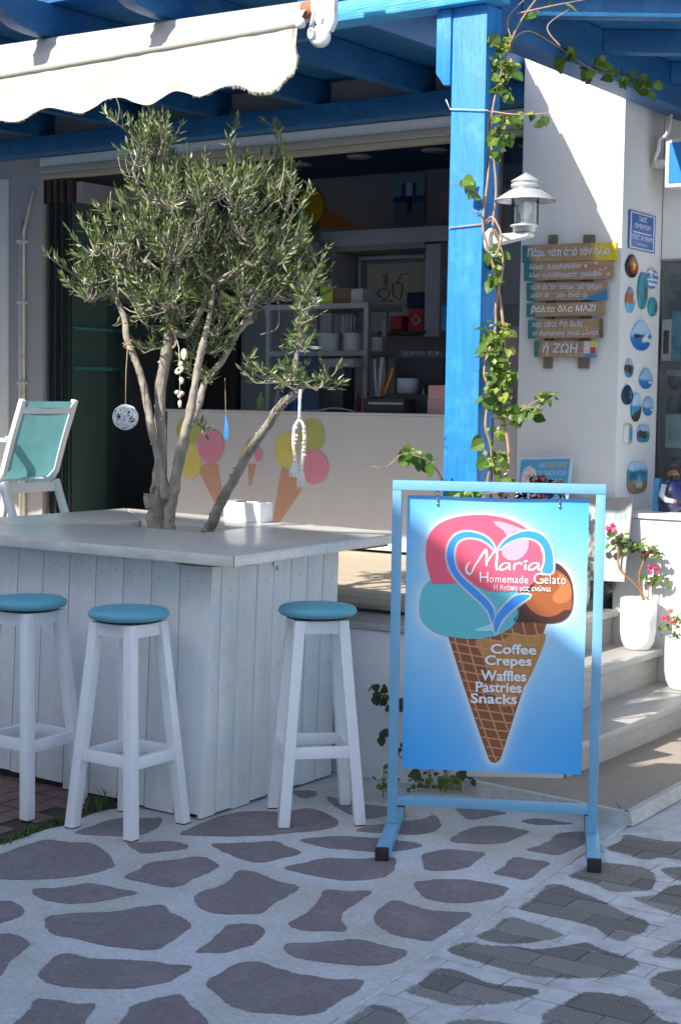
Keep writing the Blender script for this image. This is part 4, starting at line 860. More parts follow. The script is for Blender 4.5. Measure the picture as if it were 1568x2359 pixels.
# ------------------------------------------------------------------ terrace chair (faces away, towards -x)
ch = empty('terrace_chair', (-5.85, 5.85, 0.682)); tag(ch, 'white framed terrace chair with teal sling back, behind the bar at the left edge', 'chair')
def cpt(u, v, d): return ond(u, v, d)
LT, LB = cpt(43, 922, 8.0), cpt(3, 1112, 7.93); RT, RB = cpt(182, 927, 8.28), cpt(128, 1108, 8.22)
xm = (LT.x + RT.x) / 2; sl_ = ((LB.x - LT.x) + (RB.x - RT.x)) / 2
yL, yR = LT.y, RT.y; zT, zB = 1.528, 1.12; xT = xm; xB = xm - 0.14
W = V3((0, 1, 0))
for y_ in (yL, yR):
    MB().tube([(xT, y_, zT), (xT - 0.08, y_, zT - 0.2), (xB, y_, zB + 0.03), (xB - 0.03, y_, zB - 0.005), (xB - 0.08, y_, zB - 0.03), (xB - 0.42, y_, zB - 0.01)], 0.02, 4, sm=False).build('side_rail', M['stoolw'], ch, bevel=0.003)
    MB().bar((xB + 0.0, y_, zB - 0.02), (xB + 0.16, y_, 0.684), 0.035, 0.03, up=(0, 1, 0)).build('leg', M['stoolw'], ch, bevel=0.003)
    MB().bar((xB - 0.36, y_, zB - 0.03), (xB - 0.44, y_, 0.684), 0.035, 0.03, up=(0, 1, 0)).build('leg', M['stoolw'], ch, bevel=0.003)
    MB().bar((xT - 0.10, y_, zT - 0.21), (xT - 0.5, y_, zT - 0.215), 0.045, 0.02).build('armrest', M['stoolw'], ch, bevel=0.003)
    MB().bar((xT - 0.46, y_, zT - 0.226), (xT - 0.5, y_, zB - 0.02), 0.03, 0.025, up=(0, 1, 0)).build('arm_support', M['stoolw'], ch)
MB().bar((xT - 0.018, yL, zT - 0.055), (xT - 0.018, yR, zT - 0.055), 0.02, 0.035).build('back_crossbar', M['stoolw'], ch, bevel=0.003)
MB().bar((xB - 0.0, yL - .02, zB - 0.055), (xB - 0.0, yR + .02, zB - 0.055), 0.03, 0.05).build('seat_rail', M['stoolw'], ch, bevel=0.003)
MB().bar((xB - 0.40, yL, zB - 0.055), (xB - 0.40, yR, zB - 0.055), 0.03, 0.04).build('seat_rail', M['stoolw'], ch, bevel=0.003)
prof = [(xT - 0.0, zT - 0.008), (xT - 0.05, zT - 0.13), (xT - 0.10, zT - 0.26), (xB + 0.005, zB + 0.04), (xB - 0.04, zB), (xB - 0.12, zB - 0.015), (xB - 0.25, zB - 0.015), (xB - 0.41, zB - 0.005)]
mb = MB(); vs = []; n = 8
for a, b_ in prof:
    for j in range(n + 1): vs.append((a - 0.02 * math.sin(math.pi * j / n) * -0.4, lerp(yL + .018, yR - .018, j / n), b_))
mb.add(vs, [(i * (n + 1) + j, i * (n + 1) + j + 1, (i + 1) * (n + 1) + j + 1, (i + 1) * (n + 1) + j) for i in range(len(prof) - 1) for j in range(n)], sm=True); mb.build('sling', M['mesh'], ch)
# ------------------------------------------------------------------ wall lamp on the post
lc = ony(1210, 440, 5.46); lx, ly = lc.x, 5.46
lamp = empty('wall_lamp', (-2.99, 5.46, 2.2)); tag(lamp, 'grey metal lantern with conical shade and bare bulb, bracketed off the blue post', 'wall lamp')
def zof(v, u=1210): return ony(u, v, 5.46).z
R_ = 0.121
zs = {k: zof(v) for k, v in dict(tip=388, c1=414, c2=432, sh=437, rim=462, gt=445, gb=518, cap=522, arm=530).items()}
MB().lathe((lx, ly, 0), [(R_, zs['rim']), (R_ * 0.99, zs['rim'] + 0.003), (0.062, zs['rim'] + 0.040), (0.055, zs['rim'] + 0.043), (0.0, zs['rim'] + 0.045)], 40, cap=False).build('shade', M['alum'], lamp)
z0 = zs['rim'] + 0.044
MB().lathe((lx, ly, 0), [(0.052, z0), (0.052, z0 + .006), (0.057, z0 + .008), (0.057, z0 + .020), (0.051, z0 + .022), (0.051, z0 + .027), (0.057, z0 + .029), (0.056, z0 + .033), (0.0, z0 + .066)], 32).build('finial', M['alum'], lamp)
MB().lathe((lx, ly, 0), [(0.054, zs['gb']), (0.054, zs['rim'] + .03)], 32, cap=False).build('glass_cylinder', M['lamp_glass'], lamp)
MB().lathe((lx, ly, 0), [(0.0, zs['gb'] - .026), (0.046, zs['gb'] - .026), (0.046, zs['gb'] - .008), (0.056, zs['gb'] - .006), (0.056, zs['gb'] + .001), (0, zs['gb'] + .001)], 32).build('glass_seat', M['alum'], lamp)
b_ = MB().lathe((lx, ly, 0), [(0.0, zs['rim'] + .004), (0.016, zs['rim'] + .001), (0.026, zs['rim'] - .012), (0.0285, zs['rim'] - .025), (0.026, zs['rim'] - .038), (0.018, zs['rim'] - .055), (0.016, zs['rim'] - .075)], 24).build('bulb', M['frost'], lamp)
MB().lathe((lx, ly, 0), [(0.018, zs['gb'] + .002), (0.018, zs['rim'] - .074), (0, zs['rim'] - .074)], 20).build('socket', M['wmetal'], lamp)
za = zs['gb'] - 0.027
MB().hexa([(-2.97, ly - .035, za - .045), (lx + .03, ly - .03, za - .018), (lx + .03, ly + .03, za - .018), (-2.97, ly + .035, za - .045),
           (-2.97, ly - .035, za - .004), (lx + .03, ly - .03, za), (lx + .03, ly + .03, za), (-2.97, ly + .035, za - .004)]).build('arm', M['wmetal'], lamp, bevel=0.008)
MB().lathe((-2.991, ly, za - 0.03), [(0.055, 0), (0.055, 0.012), (0.045, 0.022), (0, 0.024)], 24, axis=(1, 0, 0)).build('wall_plate', M['wmetal'], lamp)
# ------------------------------------------------------------------ awning
YA = 5.10
aw = empty('awning', (-4.8, YA + .05, 3.05)); tag(aw, 'rolled cream canvas awning with a frayed scalloped valance hanging from the pergola', 'awning')
def AW(u, v, y=YA): return ony(u, v, y)
XE = AW(690, 30).x
def topz(x): return lerp(3.137, 3.117, (x + 5.335) / 1.667)
def barz(x): return lerp(3.003, 3.034, (x + 5.335) / 1.64)
# canvas between roller and front bar
mb = MB(); vs = []; N_ = 170; XL = -8.6; K = 8
for i in range(N_ + 1):
    x = lerp(XL, XE, i / N_)
    for k in range(K + 1):
        t_ = k / K; z = lerp(topz(x), barz(x), t_); y = lerp(YA + 0.09, YA - 0.005, t_) - 0.015 * math.sin(t_ * math.pi) - 0.014 * noise.noise(V3((x * 5, t_ * 2, 0))) - 0.006 * noise.noise(V3((x * 16, t_ * 3, 4)))
        vs.append((x, y, z))
mb.add(vs, [(i * (K + 1) + k, (i + 1) * (K + 1) + k, (i + 1) * (K + 1) + k + 1, i * (K + 1) + k + 1) for i in range(N_) for k in range(K)], sm=True); mb.build('canvas', M['awn'], aw)
mb = MB(); pts = [(lerp(XL, XE + 0.0, i / 60), YA - 0.004, barz(lerp(XL, XE, i / 60)) - 0.008 + 0.002 * noise.noise(V3((i * .7, 0, 0)))) for i in range(61)]
mb.tube(pts, 0.018, 12); mb.build('front_bar', M['awn'], aw)
MB().lathe((XE - 0.005, YA - 0.004, barz(XE) - 0.008), [(0.021, 0), (0.021, 0.022), (0.017, 0.028), (0, 0.03)], 20, axis=(1, 0, 0)).build('bar_cap', M['wmetal'], aw)
bot = [(-420, 315), (-330, 318), (-260, 322), (-200, 300), (-140, 296), (-80, 285), (-30, 268), (0, 275), (35, 278), (60, 272), (90, 255), (120, 247), (155, 253), (190, 258), (215, 245), (245, 226), (280, 222), (312, 234), (345, 240), (372, 225), (402, 208), (432, 212), (465, 221), (500, 207), (530, 197), (560, 197), (590, 210), (625, 210), (645, 200), (660, 180), (677, 165), (684, 145), (684, 125), (678, 100), (675, 75)]
bs = smooth_poly(bot, 6, closed=False); mb = MB(); vs = []; K = 10; rows = []
bw = [AW(*p, YA - .01) for p in bs]
bw = [V3((x_, YA - .01, 2.80 + .03 * math.sin(x_ * 17))) for x_ in [-8.6 + (bw[0].x + 8.6) * i / 40 for i in range(40)]] + bw
for i, p in enumerate(bw):
    xt = min(p.x, XE - 0.012); zt_ = barz(xt) - 0.022
    if i > len(bw) - 26: xt = lerp(p.x, XE - 0.012, (i - (len(bw) - 26)) / 26)
    for k in range(K + 1):
        t_ = k / K; x = lerp(xt, p.x, t_); z = lerp(zt_, p.z, t_)
        y = YA - 0.008 - (0.028 * noise.noise(V3((x * 4.2, t_ * .6, 1))) + 0.012 * noise.noise(V3((x * 13, t_, 3)))) * (0.25 + t_) - 0.01 * t_
        vs.append((x, y, z))
mb.add(vs, [(i * (K + 1) + k, (i + 1) * (K + 1) + k, (i + 1) * (K + 1) + k + 1, i * (K + 1) + k + 1) for i in range(len(bw) - 1) for k in range(K)], sm=True)
val = mb.build('valance', M['awn'], aw)
mb = MB(); bottom = [V3(vs[i * (K + 1) + K]) for i in range(len(bw))]
for i in range(len(bottom) - 1):
    a, b_ = bottom[i], bottom[i + 1]; dens = 6 if i > len(bottom) - 60 else (2 if noise.noise(a * 6) > 0.0 else 0)
    mb.bar(a, b_, 0.003, 0.004)
    for _ in range(dens):
        p = a.lerp(b_, random.random()); L_ = random.uniform(0.006, 0.02 if dens > 2 else 0.012); d = V3((random.uniform(-.2, .9) if i > len(bottom) - 50 else random.uniform(-.5, .5), random.uniform(-.3, .3), -1 if i < len(bottom) - 20 else -.2)).normalized()
        mb.tube([p, p + d * L_ * .6, p + d * L_ + V3((random.uniform(-.004, .004), 0, 0))], [0.0008, 0.0007, 0.0003], 3, cap=False)
stuff(mb.build('frayed_hem', M['fray'], val))
MB().lathe((XE - 0.03, YA + 0.075, topz(XE) - 0.02), [(0.033, 0), (0.033, 0.105)], 24, axis=(1, 0, 0)).build('roller', M['rust'], aw)
bkx0, bkx1 = AW(708, 40).x, AW(772, 40).x
zb0, zb1 = AW(740, 62).z, 3.30
MB().prism([(bkx0 + .03, YA - .01, zb1), (bkx0 + .025, YA - .01, AW(740, 22).z), (bkx0 + .05, YA - .01, AW(740, 55).z), (bkx1 - .02, YA - .01, AW(740, 75).z), (bkx1, YA - .01, AW(740, 52).z), (bkx1, YA - .01, zb1)], (0, 0.03, 0)).build('bracket', M['wmetal'], aw, bevel=0.004)
gc = AW(742, 83); MB().lathe((gc.x, YA - .015, gc.z), [(0.0, -0.03), (0.036, -0.03), (0.042, -0.02), (0.042, 0.01), (0.036, 0.02), (0, 0.022)], 24, axis=(0.55, -0.83, 0)).build('gearbox', M['wmetal'], aw)
e0, e1, e2 = AW(725, 18, YA - .05), AW(717, 60, YA - .05), AW(716, 75, YA - .05)
mb = MB().tube([e0, e1], [0.007, 0.009], 8); mb.tube([e2 + V3((math.cos(t) * .011, 0, math.sin(t) * .02)) for t in [2 * math.pi * i / 12 for i in range(13)]], 0.0055, 6); mb.build('crank_eye', M['wmetal'], aw)
MB().box((bkx0 + .0, YA + .02, topz(XE) - .045), (bkx0 + .03, YA + .1, topz(XE) + .06)).build('roller_bracket', M['wmetal'], aw, bevel=0.003)
pts = [(lerp(XL, XE - .03, i / 12), YA + .125, topz(lerp(XL, XE - .03, i / 12)) - .012) for i in range(13)]
MB().tube(pts, .043, 14).build('canvas_roll', M['awn'], aw)
MB().box((-9.4, 5.30, 3.022), (-3.74, 5.346, 3.165)).build('sun_stop_board', M['bluex'], aw)  # unseen board added behind the valance to stop a band of sun

# ------------------------------------------------------------------ sign of six painted boards on the pillar
ws = empty('verse_sign', tuple(ony(1300, 845, 7.17))); tag(ws, 'sign of six weathered boards with a hand painted Greek verse on the pillar', 'wooden sign')
YS = 7.155
for u0, u1 in ((1265, 1283), (1345, 1369)): 
    b_ = vbox(u0, 540, u1, 840, YS + .024, 0.018, MB())
    p0, p1 = ony((u0 + u1) / 2, 540, YS + .03), ony((u0 + u1) / 2 - 13, 848, YS + .03)
    hw = (ony(u1, 600, YS).x - ony(u0, 600, YS).x) / 2
    MB().bar(p0, p1, 0.02, hw * 2, up=(1, 0, 0)).build('back_rail', M['rail'], ws)
tealp_, woodp, yelp = np.array((0.03, 0.16, 0.17)), np.array((0.36, 0.24, 0.14)), np.array((0.62, 0.48, 0.03))
def bcol(kind, rnd):
    def f(s, t):
        n = noise.noise(V3((s * 3 + rnd, t * 1.2, rnd))); g = woodp * (0.95 + 0.35 * noise.noise(V3((s * 2.2, t * 9 + rnd, 0))))
        k = 1 - min(1, max(0, (s - 0.07 - 0.05 * n) / 0.05)); c = g * (1 - k) + tealp_ * k
        if kind == 1: k = min(1, max(0, (s - 0.72 - 0.06 * n) / 0.08)); c = c * (1 - k) + yelp * k
        if kind == 3 and s > 0.72 and t < (s - 0.7) * 2.0: c = np.array((0.03, 0.20, 0.42))
        if kind == 5 and s > 0.95: c = c * 0.4
        if kind == 6 and s > 0.8:
            c = np.array((0.05, 0.25, 0.5)) if t < 0.28 else (np.array((0.5, 0.05, 0.04)) if (t < 0.65 and s > 0.92) else (yelp if (t > 0.7 and s > 0.92) else (c * 0.7 if n > 0 else np.array((.6, .55, .5)))))
        return c
    return f
BD = [(1202, 564, 1419, 558, 40, 1, ['Πάρε κάτι ἀπό τόν ἥλιο']), (1206, 605, 1411, 600, 41, 2, ['λίγα  λουλούδια', 'λίγα κελαϊδίσματα πουλιῶν']), (1212, 651, 1397, 649, 41, 3, ['κάτι ἀπ᾽τό ποτάμι ποῦ τρέχει', 'κάτι ἀπ᾽ τήν ἀγάπη']),
      (1212, 698, 1390, 695, 31, 4, ['βάλτα ὅλα ΜΑΖΙ']), (1215, 736, 1386, 734, 43, 5, ['καί τότε θά δεῖς', 'τί ὄμορφη ποῦ εἶναι']), (1230, 784, 1371, 786, 37, 6, ['ἡ ΖΩΗ'])]
for u0, v0, u1, v1, h, k, lines in BD:
    a, b_, c_ = ony(u0, v0 + h, YS), ony(u1, v1 + h, YS), ony(u0, v0, YS)
    bd_ = plate('board', a, b_, c_, 0.018, 40, 10, bcol(k, k * 3.1), M['plank'], ws)
    ex_ = (b_ - a); ey_ = (c_ - a); W_, H_ = ex_.length, ey_.length; ex_n, ey_n = ex_.normalized(), ey_.normalized()
    nl = len(lines)
    for li, s in enumerate(lines):
        hh = H_ * (0.62 if nl == 1 else 0.36); yo = H_ * (0.2 if nl == 1 else (0.56 if li == 0 else 0.1))
        x0_, x1_ = 0.06, {1: 0.93, 2: (0.66 if li == 0 else 0.88), 3: (0.94 if li == 0 else 0.76), 4: 0.9, 5: (0.75 if li == 0 else 0.95), 6: 0.72}[k]
        if k == 6: x0_ = 0.14; hh = H_ * 0.75; yo = H_ * 0.12
        text('lettering', s, a + ex_n * W_ * x0_ + ey_n * yo, ex_n, ey_n, W_ * (x1_ - x0_), hh, M['lblue'] if k != 4 else M['lwhite'], bd_, bold=0.012, shear=0.15)
    if k == 2:
        fm = MB()
        for fx, fy, r in ((0.70, 0.75, .011), (0.82, 0.88, .010), (0.95, .25, .009), (0.86, .5, .006), (0.92, .6, .006), (.80, .4, .006)):
            c0_ = a + ex_n * W_ * fx + ey_n * H_ * fy; fm.lathe(c0_ + V3((0, -.0006, 0)), [(r, 0), (r * .5, 0.0005)], 8, axis=(0, -1, 0))
        fm.build('painted_flowers', mat('painted_blossom', (0.72, 0.48, 0.55), 0.6, 0.2, 90), bd_)
# street name plaque on the pillar side
XP = -3.205
def sideplate(name, q, cf, nx, ny, th=0.004, m='paintc', parent=None):
    TL, TR, BR_, BL_2 = [onx(u, v, XP + th) for u, v in q]; a = BL_2; b_ = V3((a.x, TR.y, a.z)); c_ = V3((a.x, a.y, TL.z))
    return plate(name, a, b_, c_, th, nx, ny, cf, M[m], parent), a, b_, c_
def plc(s, t):
    e = min(s * 0.75, (1 - s) * 0.75, t, 1 - t); 
    if 0.035 < e < 0.055: return np.array((.75, .78, .8))
    if abs(t - 0.46) < 0.012 and 0.15 < s < 0.85: return np.array((.75, .78, .8))
    return np.array((0.01, 0.10, 0.42))
pl, a, b_, c_ = sideplate('street_plaque', [(1452, 482), (1510, 502), (1505, 587), (1448, 570)], plc, 60, 80)
tag(pl, 'blue street name plaque with white Greek and English lettering on the pillar side', 'plaque')
W_ = (b_ - a).length; H_ = (c_ - a).length; EY = V3((0, 1, 0))
for s, x0_, x1_, y_, h in (('ΟΔΟΣ', .36, .64, .77, .12), ('ΟΝΕΙΡΩΝ', .2, .8, .57, .12), ('STREET OF DREAMS', .12, .88, .27, .12), ('Μάνος Χατζιδάκις', .3, .7, .12, .06)):
    text('lettering', s, a + EY * W_ * x0_ + UZ * H_ * y_, EY, UZ, W_ * (x1_ - x0_), H_ * h, M['lwhite'], pl, bold=0.01)
# painted pebbles
SKY, SEA, DSEA, ROCK, WH = np.array((.40, .60, .78)), np.array((.03, .28, .45)), np.array((.01, .08, .28)), np.array((.05, .035, .03)), np.array((.75, .75, .72))
def f_sun(s, t): d = math.hypot(s - .55, t - .5); return np.array((.75, .5, .05)) if d < .14 else (np.array((.4, .05, .01)) if d < .32 else np.array((.03, .012, .01)))
def f_flag(s, t):
    if s < .48 and t > .52: return WH if (abs(s - .26) < .07 or abs(t - .76) < .06) else np.array((.03, .17, .5))
    return WH if int(t * 8) % 2 else np.array((.03, .17, .5))
def f_aqua(s, t): return (ROCK * 2.5 if (abs(s - .6) < .14 and .25 < t < .62) else np.array((.04, .27, .33)) * (1 + .4 * noise.noise(V3((s * 4, t * 6, 0)))))
def f_sunset(s, t): return SKY * .5 if t > .75 else (np.array((.42, .14, .04)) if t > .36 else np.array((.12, .42, .68))) if not (abs(s - .72) < .1 and .4 < t < .68) else WH
def f_boat(s, t): 
    if .45 < s < .92 and .30 < t < .42: return WH
    if .55 < s < .72 and .42 <= t < .52: return WH * .9
    if t > .5: return SKY * (.8 + .3 * t)
    if t > .42 and s < .7: return ROCK
    return DSEA * 1.5 + SEA * .4 * t
def f_boat2(s, t): return SKY * .7 + SEA * .2 if t > .42 else (WH if (.5 < s < .85 and .26 < t < .36) else np.array((.02, .16, .42)))
def f_cliff(s, t): return SKY * .8 if t > .62 - s * .2 + .1 else (ROCK if s < .55 + .2 * t and t > .3 - .3 * s else SEA * .8)
def f_night(s, t): return np.array((.01, .03, .07)) if not (.5 < s < .7 and .3 < t < .75) else np.array((.06, .2, .28))
def f_hill(s, t): return SKY if t > .55 else (ROCK if t < .3 + .3 * s - .05 else SEA)
def f_house(s, t): return WH * .9 if s < .35 else (np.array((.03, .28, .6)) if .2 < t < .8 else np.array((.5, .35, .12)))
def f_beach(s, t): return (SKY * (.6 + .5 * t) if t > .72 else (SEA * (.7 + .5 * noise.noise(V3((s * 3, t * 9, 1)))) if t > .5 else (SEA * .5 + WH * .45 if noise.noise(V3((s * 5, t * 14, 2))) > .1 else SEA * 1.1) if t > .36 else np.array((.30, .2, .1)))) if not (abs(s - .5) < .16 and .16 < t < .34) else WH * .8
PB = [(1454, 612, 14, 27, f_sun, 'dark egg shaped pebble painted with a glowing sunset', 'drop'), (1500, 640, 13, 24, f_flag, 'pebble painted as a blue and white striped flag', ''), (1479, 669, 11, 43, f_aqua, 'tall aqua pebble with a brown rock painted on it', ''),
      (1450, 690, 10, 30, f_sunset, 'slim pebble painted with orange sky and a white sail', 'drop'), (1502, 706, 10, 22, f_aqua, 'small green pebble right of the tall aqua one', ''), (1476, 772, 23, 35, f_boat, 'largest pebble, painted with a white boat on deep blue sea', 'drop'),
      (1448, 847, 9, 22, f_cliff, 'small pebble with a black cliff, above the dark blue one', 'drop'), (1487, 871, 15, 24, f_boat2, 'bright blue drop shaped pebble with a tiny white boat', 'drop'), (1444, 909, 12, 23, f_night, 'nearly black blue pebble at the pillar edge', 'drop'),
      (1464, 937, 11, 34, f_hill, 'tall narrow pebble with sky, sea and a dark headland', ''), (1492, 935, 11, 22, f_boat2, 'pale pebble with a small boat, right of the tall narrow one', ''), (1445, 999, 9, 24, f_house, 'cream pebble with a blue door painted on it', 'sq'), (1481, 998, 13, 20, f_cliff, 'rounded square pebble with a black cliff and blue bay', 'sq'),
      (1467, 1099, 22, 37, f_beach, 'large oblong pebble painted with a beach and breaking waves', 'sq')]
for u, v, ru, rv, cf, lab, shp in PB:
    c0_ = onx(u, v, XP); a = onx(u - ru, v, XP); b_ = onx(u + ru, v, XP); ry = abs(b_.y - a.y) / 2; rz_ = rv * abs(onx(u, v - 10, XP).z - onx(u, v + 10, XP).z) / 20
    mb = MB(); vs = []; cols = []; n = 28; rings = [0, .2, .4, .55, .7, .82, .92, 1.0]
    for r in rings:
        for j in range(n):
            th = 2 * math.pi * j / n; ca, sa = math.cos(th), math.sin(th)
            if shp == 'sq': e_ = 0.55; sx2, sz2 = math.copysign(abs(ca) ** e_, ca), math.copysign(abs(sa) ** e_, sa)
            elif shp == 'drop': sx2, sz2 = ca * (1 - 0.32 * max(0, sa)), sa
            else: sx2, sz2 = ca, sa
            vs.append((XP + 0.004 + 0.010 * math.sqrt(max(0, 1 - r * r * .98)), c0_.y + sx2 * ry * r, c0_.z + sz2 * rz_ * r)); cols.append(np.clip(cf(sx2 * r * .5 + .5, sz2 * r * .5 + .5), 0, 1))
    k = len(rings); mb.add(vs, [(i * n + j, (i + 1) * n + j, (i + 1) * n + (j + 1) % n, i * n + (j + 1) % n) for i in range(k - 1) for j in range(n)], sm=True)
    o_ = mb.add([(XP - .004, p[1], p[2]) for p in vs[-n:]], [tuple(range(n))]); mb.f += [((k - 1) * n + j, o_ + j, o_ + (j + 1) % n, (k - 1) * n + (j + 1) % n) for j in range(n)]; mb.mi += [0] * n; mb.smooth += [False] * n
    cols += cols[-n:]
    tag(mb.build('painted_pebble', M['paintc'], base=(XP, c0_.y, c0_.z - rz_), col=cols, fixn=False), lab + ' on the pillar side', 'painted pebble', 'painted pebbles fixed to the side of the pillar')

# ------------------------------------------------------------------ olive tree
TD = 6.58
def T(u, v, off=0.0): return ond(u, v, TD + off)
tree = empty('olive_tree', tuple(V3((-4.28, 5.08, 0.90)))); tag(tree, 'small olive tree with several pale trunks growing out of the bar counter', 'tree')
PXM = TD / FPX
def limb(pts, rr, knob=0.0):
    q = smooth_poly([tuple(p) + (r * PXM * 0.78,) for p, r in zip([T(*p) + V3((random.uniform(-.007, .007), random.uniform(-.007, .007), 0)) for p in pts], rr)], 7, closed=False)
    mb = MB(); n = 14; ps = [V3(p[:3]) for p in q]; rs = [p[3] for p in q]
    mb.tube(ps, rs, n, sm=True)
    for i, v in enumerate(mb.v):
        c = ps[i // n] if i // n < len(ps) else ps[-1]; d = (v - c); k = 1 + 0.24 * noise.noise(v * 24) + 0.14 * noise.noise(v * 70) + knob * max(0, noise.noise(v * 14) - 0.25)
        mb.v[i] = c + d * k
    # knots and cut stubs
    for i in range(2, len(ps) - 1):
        if random.random() < 0.5:
            d = V3((random.uniform(-1, 1), -random.uniform(0, 1), random.uniform(-.3, .6))).normalized(); p = ps[i] + d * rs[i] * 0.6
            mb.tube([p, p + d * rs[i] * 0.55, p + d * rs[i] * 0.75], [rs[i] * .38, rs[i] * .26, rs[i] * .1], 7, jit=.25)
    return mb
LI = [([(366, 1260, 0), (360, 1215, 0), (357, 1160, 0), (366, 1080, 0), (372, 1000, 0.02), (368, 900, 0.03), (378, 820, 0.02), (392, 740, 0.0), (404, 680, 0), (412, 610, 0.02), (430, 540, 0.02)], [29, 27, 25, 19, 17, 16, 16, 15, 13, 10, 7]),
 ([(385, 1150, -.05), (362, 1060, -.05), (345, 980, -.04), (328, 890, -.02), (310, 830, 0), (298, 780, 0), (283, 730, .02), (270, 685, .03), (262, 640, .03)], [16, 13, 12, 11, 10, 10, 9, 9, 6]),
 ([(392, 1250, -.05), (390, 1200, -.05), (398, 1130, -.06), (415, 1050, -.08), (436, 980, -.1), (450, 900, -.12), (458, 830, -.12), (470, 770, -.1), (484, 720, -.08), (495, 650, -.05)], [20, 18, 16, 15, 14, 11, 10, 8, 7, 5]),
 ([(432, 990, -.02), (452, 940, 0), (475, 880, .02), (505, 835, .05), (530, 800, .06), (550, 765, .07), (568, 742, .08), (582, 738, .08)], [12, 11, 9, 9, 10, 10, 11, 8]),
 ([(568, 745, .08), (580, 722, .08), (584, 700, .1)], [8, 7, 4]),
 ([(470, 1250, -.02), (483, 1215, -.04), (510, 1150, -.14), (545, 1090, -.26), (580, 1035, -.38), (615, 985, -.5), (650, 935, -.6), (685, 900, -.68), (700, 888, -.7)], [17, 16, 15, 14, 13, 12, 12, 12, 8]),
 ([(676, 905, -.66), (680, 860, -.68), (684, 800, -.68), (695, 750, -.66), (702, 700, -.62)], [7, 6, 5, 4, 3]),
 ([(398, 760, 0), (425, 772, -.02), (450, 740, -.03), (468, 700, -.03), (480, 660, -.02)], [9, 9, 8, 7, 5]),
 ([(346, 1170, -.02), (338, 1145, -.03), (333, 1138, -.03)], [12, 10, 6])]
mbt = MB()
for pts, rr in LI:
    m_ = limb(pts, rr, 0.3); mbt.add(m_.v, m_.f, 0, True)
trunk = mbt.build('trunk', M['bark'], tree)
crown = [(102, 590), (140, 600), (190, 620), (195, 520), (215, 525), (245, 560), (250, 480), (300, 440), (322, 380), (308, 330), (330, 300), (345, 290), (375, 300), (395, 335), (430, 370), (470, 375), (500, 355), (520, 330), (545, 310), (565, 355), (600, 350), (630, 335), (655, 365), (665, 410), (672, 450), (705, 460), (690, 510), (700, 560), (712, 620), (700, 660), (660, 680), (600, 690), (560, 700), (540, 735), (500, 740), (460, 705), (420, 700), (390, 735), (350, 715), (300, 690), (240, 700), (195, 670), (150, 640)]
XO = lambda u, v: -.68 if u > 615 else .05
extra = [((685, 790, 45, 28), 12), ((650, 870, 62, 24), 24), ((735, 885, 30, 12), 7), ((690, 735, 35, 30), 9), ((345, 800, 22, 14), 6), ((480, 860, 30, 20), 7), ((455, 790, 25, 30), 8), ((500, 800, 35, 22), 9), ((710, 690, 28, 22), 10), ((470, 990, 8, 6), 2), ((270, 745, 14, 10), 2), ((440, 830, 14, 22), 4), ((480, 760, 30, 20), 8)]
limbs_end = [T(430, 560, .02), T(262, 640, .03), T(495, 650, -.05), T(404, 640, 0), T(480, 660, -.02), T(584, 700, .1), T(702, 700, -.62)]
A_ = np.array(crown, float); nodes = []
def sample_crown():
    while True:
        u, v = random.uniform(100, 725), random.uniform(265, 742); s = sd_poly(np.array([u]), np.array([v]), [crown])[0]
        if s < -2: return u, v, -s
nodes = []; lm = MB()
for _ in range(64):
    u, v, s = sample_crown(); th = min(0.32, s * PXM * 1.4); off = random.uniform(-th, th) * 0.8
    p = T(u, v, off); e = min(limbs_end[:5] + nodes[:24], key=lambda q: (q - p).length + (0.25 if q.z > p.z else 0))
    mid = e.lerp(p, 0.5) + V3((random.uniform(-.03, .03), random.uniform(-.03, .03), -0.03)); nodes.append(p)
    L_ = (p - e).length; lm.tube([e, e.lerp(mid, .6), mid, mid.lerp(p, .6), p], [0.009, 0.0075, 0.006, 0.0045, 0.003], 6, jit=.15)
lm.build('branch', M['bark'], tree)
lv, lf, lc = [], [], []; tw_ = MB()
def oleaf(base, d, side, ln):
    wd = ln * random.uniform(0.10, 0.135); up = d.cross(side).normalized(); bend = up * ln * random.uniform(-.08, .04)
    o = len(lv); lv.extend([base, base + d * ln * .45 + side * wd + up * wd * .35 + bend * .5, base + d * ln + bend, base + d * ln * .45 - side * wd + up * wd * .35 + bend * .5, base + d * ln * .45 + bend * .5])
    lf.extend([(o, o + 1, o + 4), (o + 1, o + 2, o + 4), (o + 2, o + 3, o + 4), (o + 3, o, o + 4)])
    r = random.random(); c = (0.085, 0.125, 0.034) if r < .55 else ((0.19, 0.25, 0.07) if r < .80 else ((0.28, 0.31, 0.19) if r < .95 else (0.05, 0.07, 0.03)))
    k = random.uniform(.8, 1.25); lc.extend([tuple(x * k for x in c)] * 5)
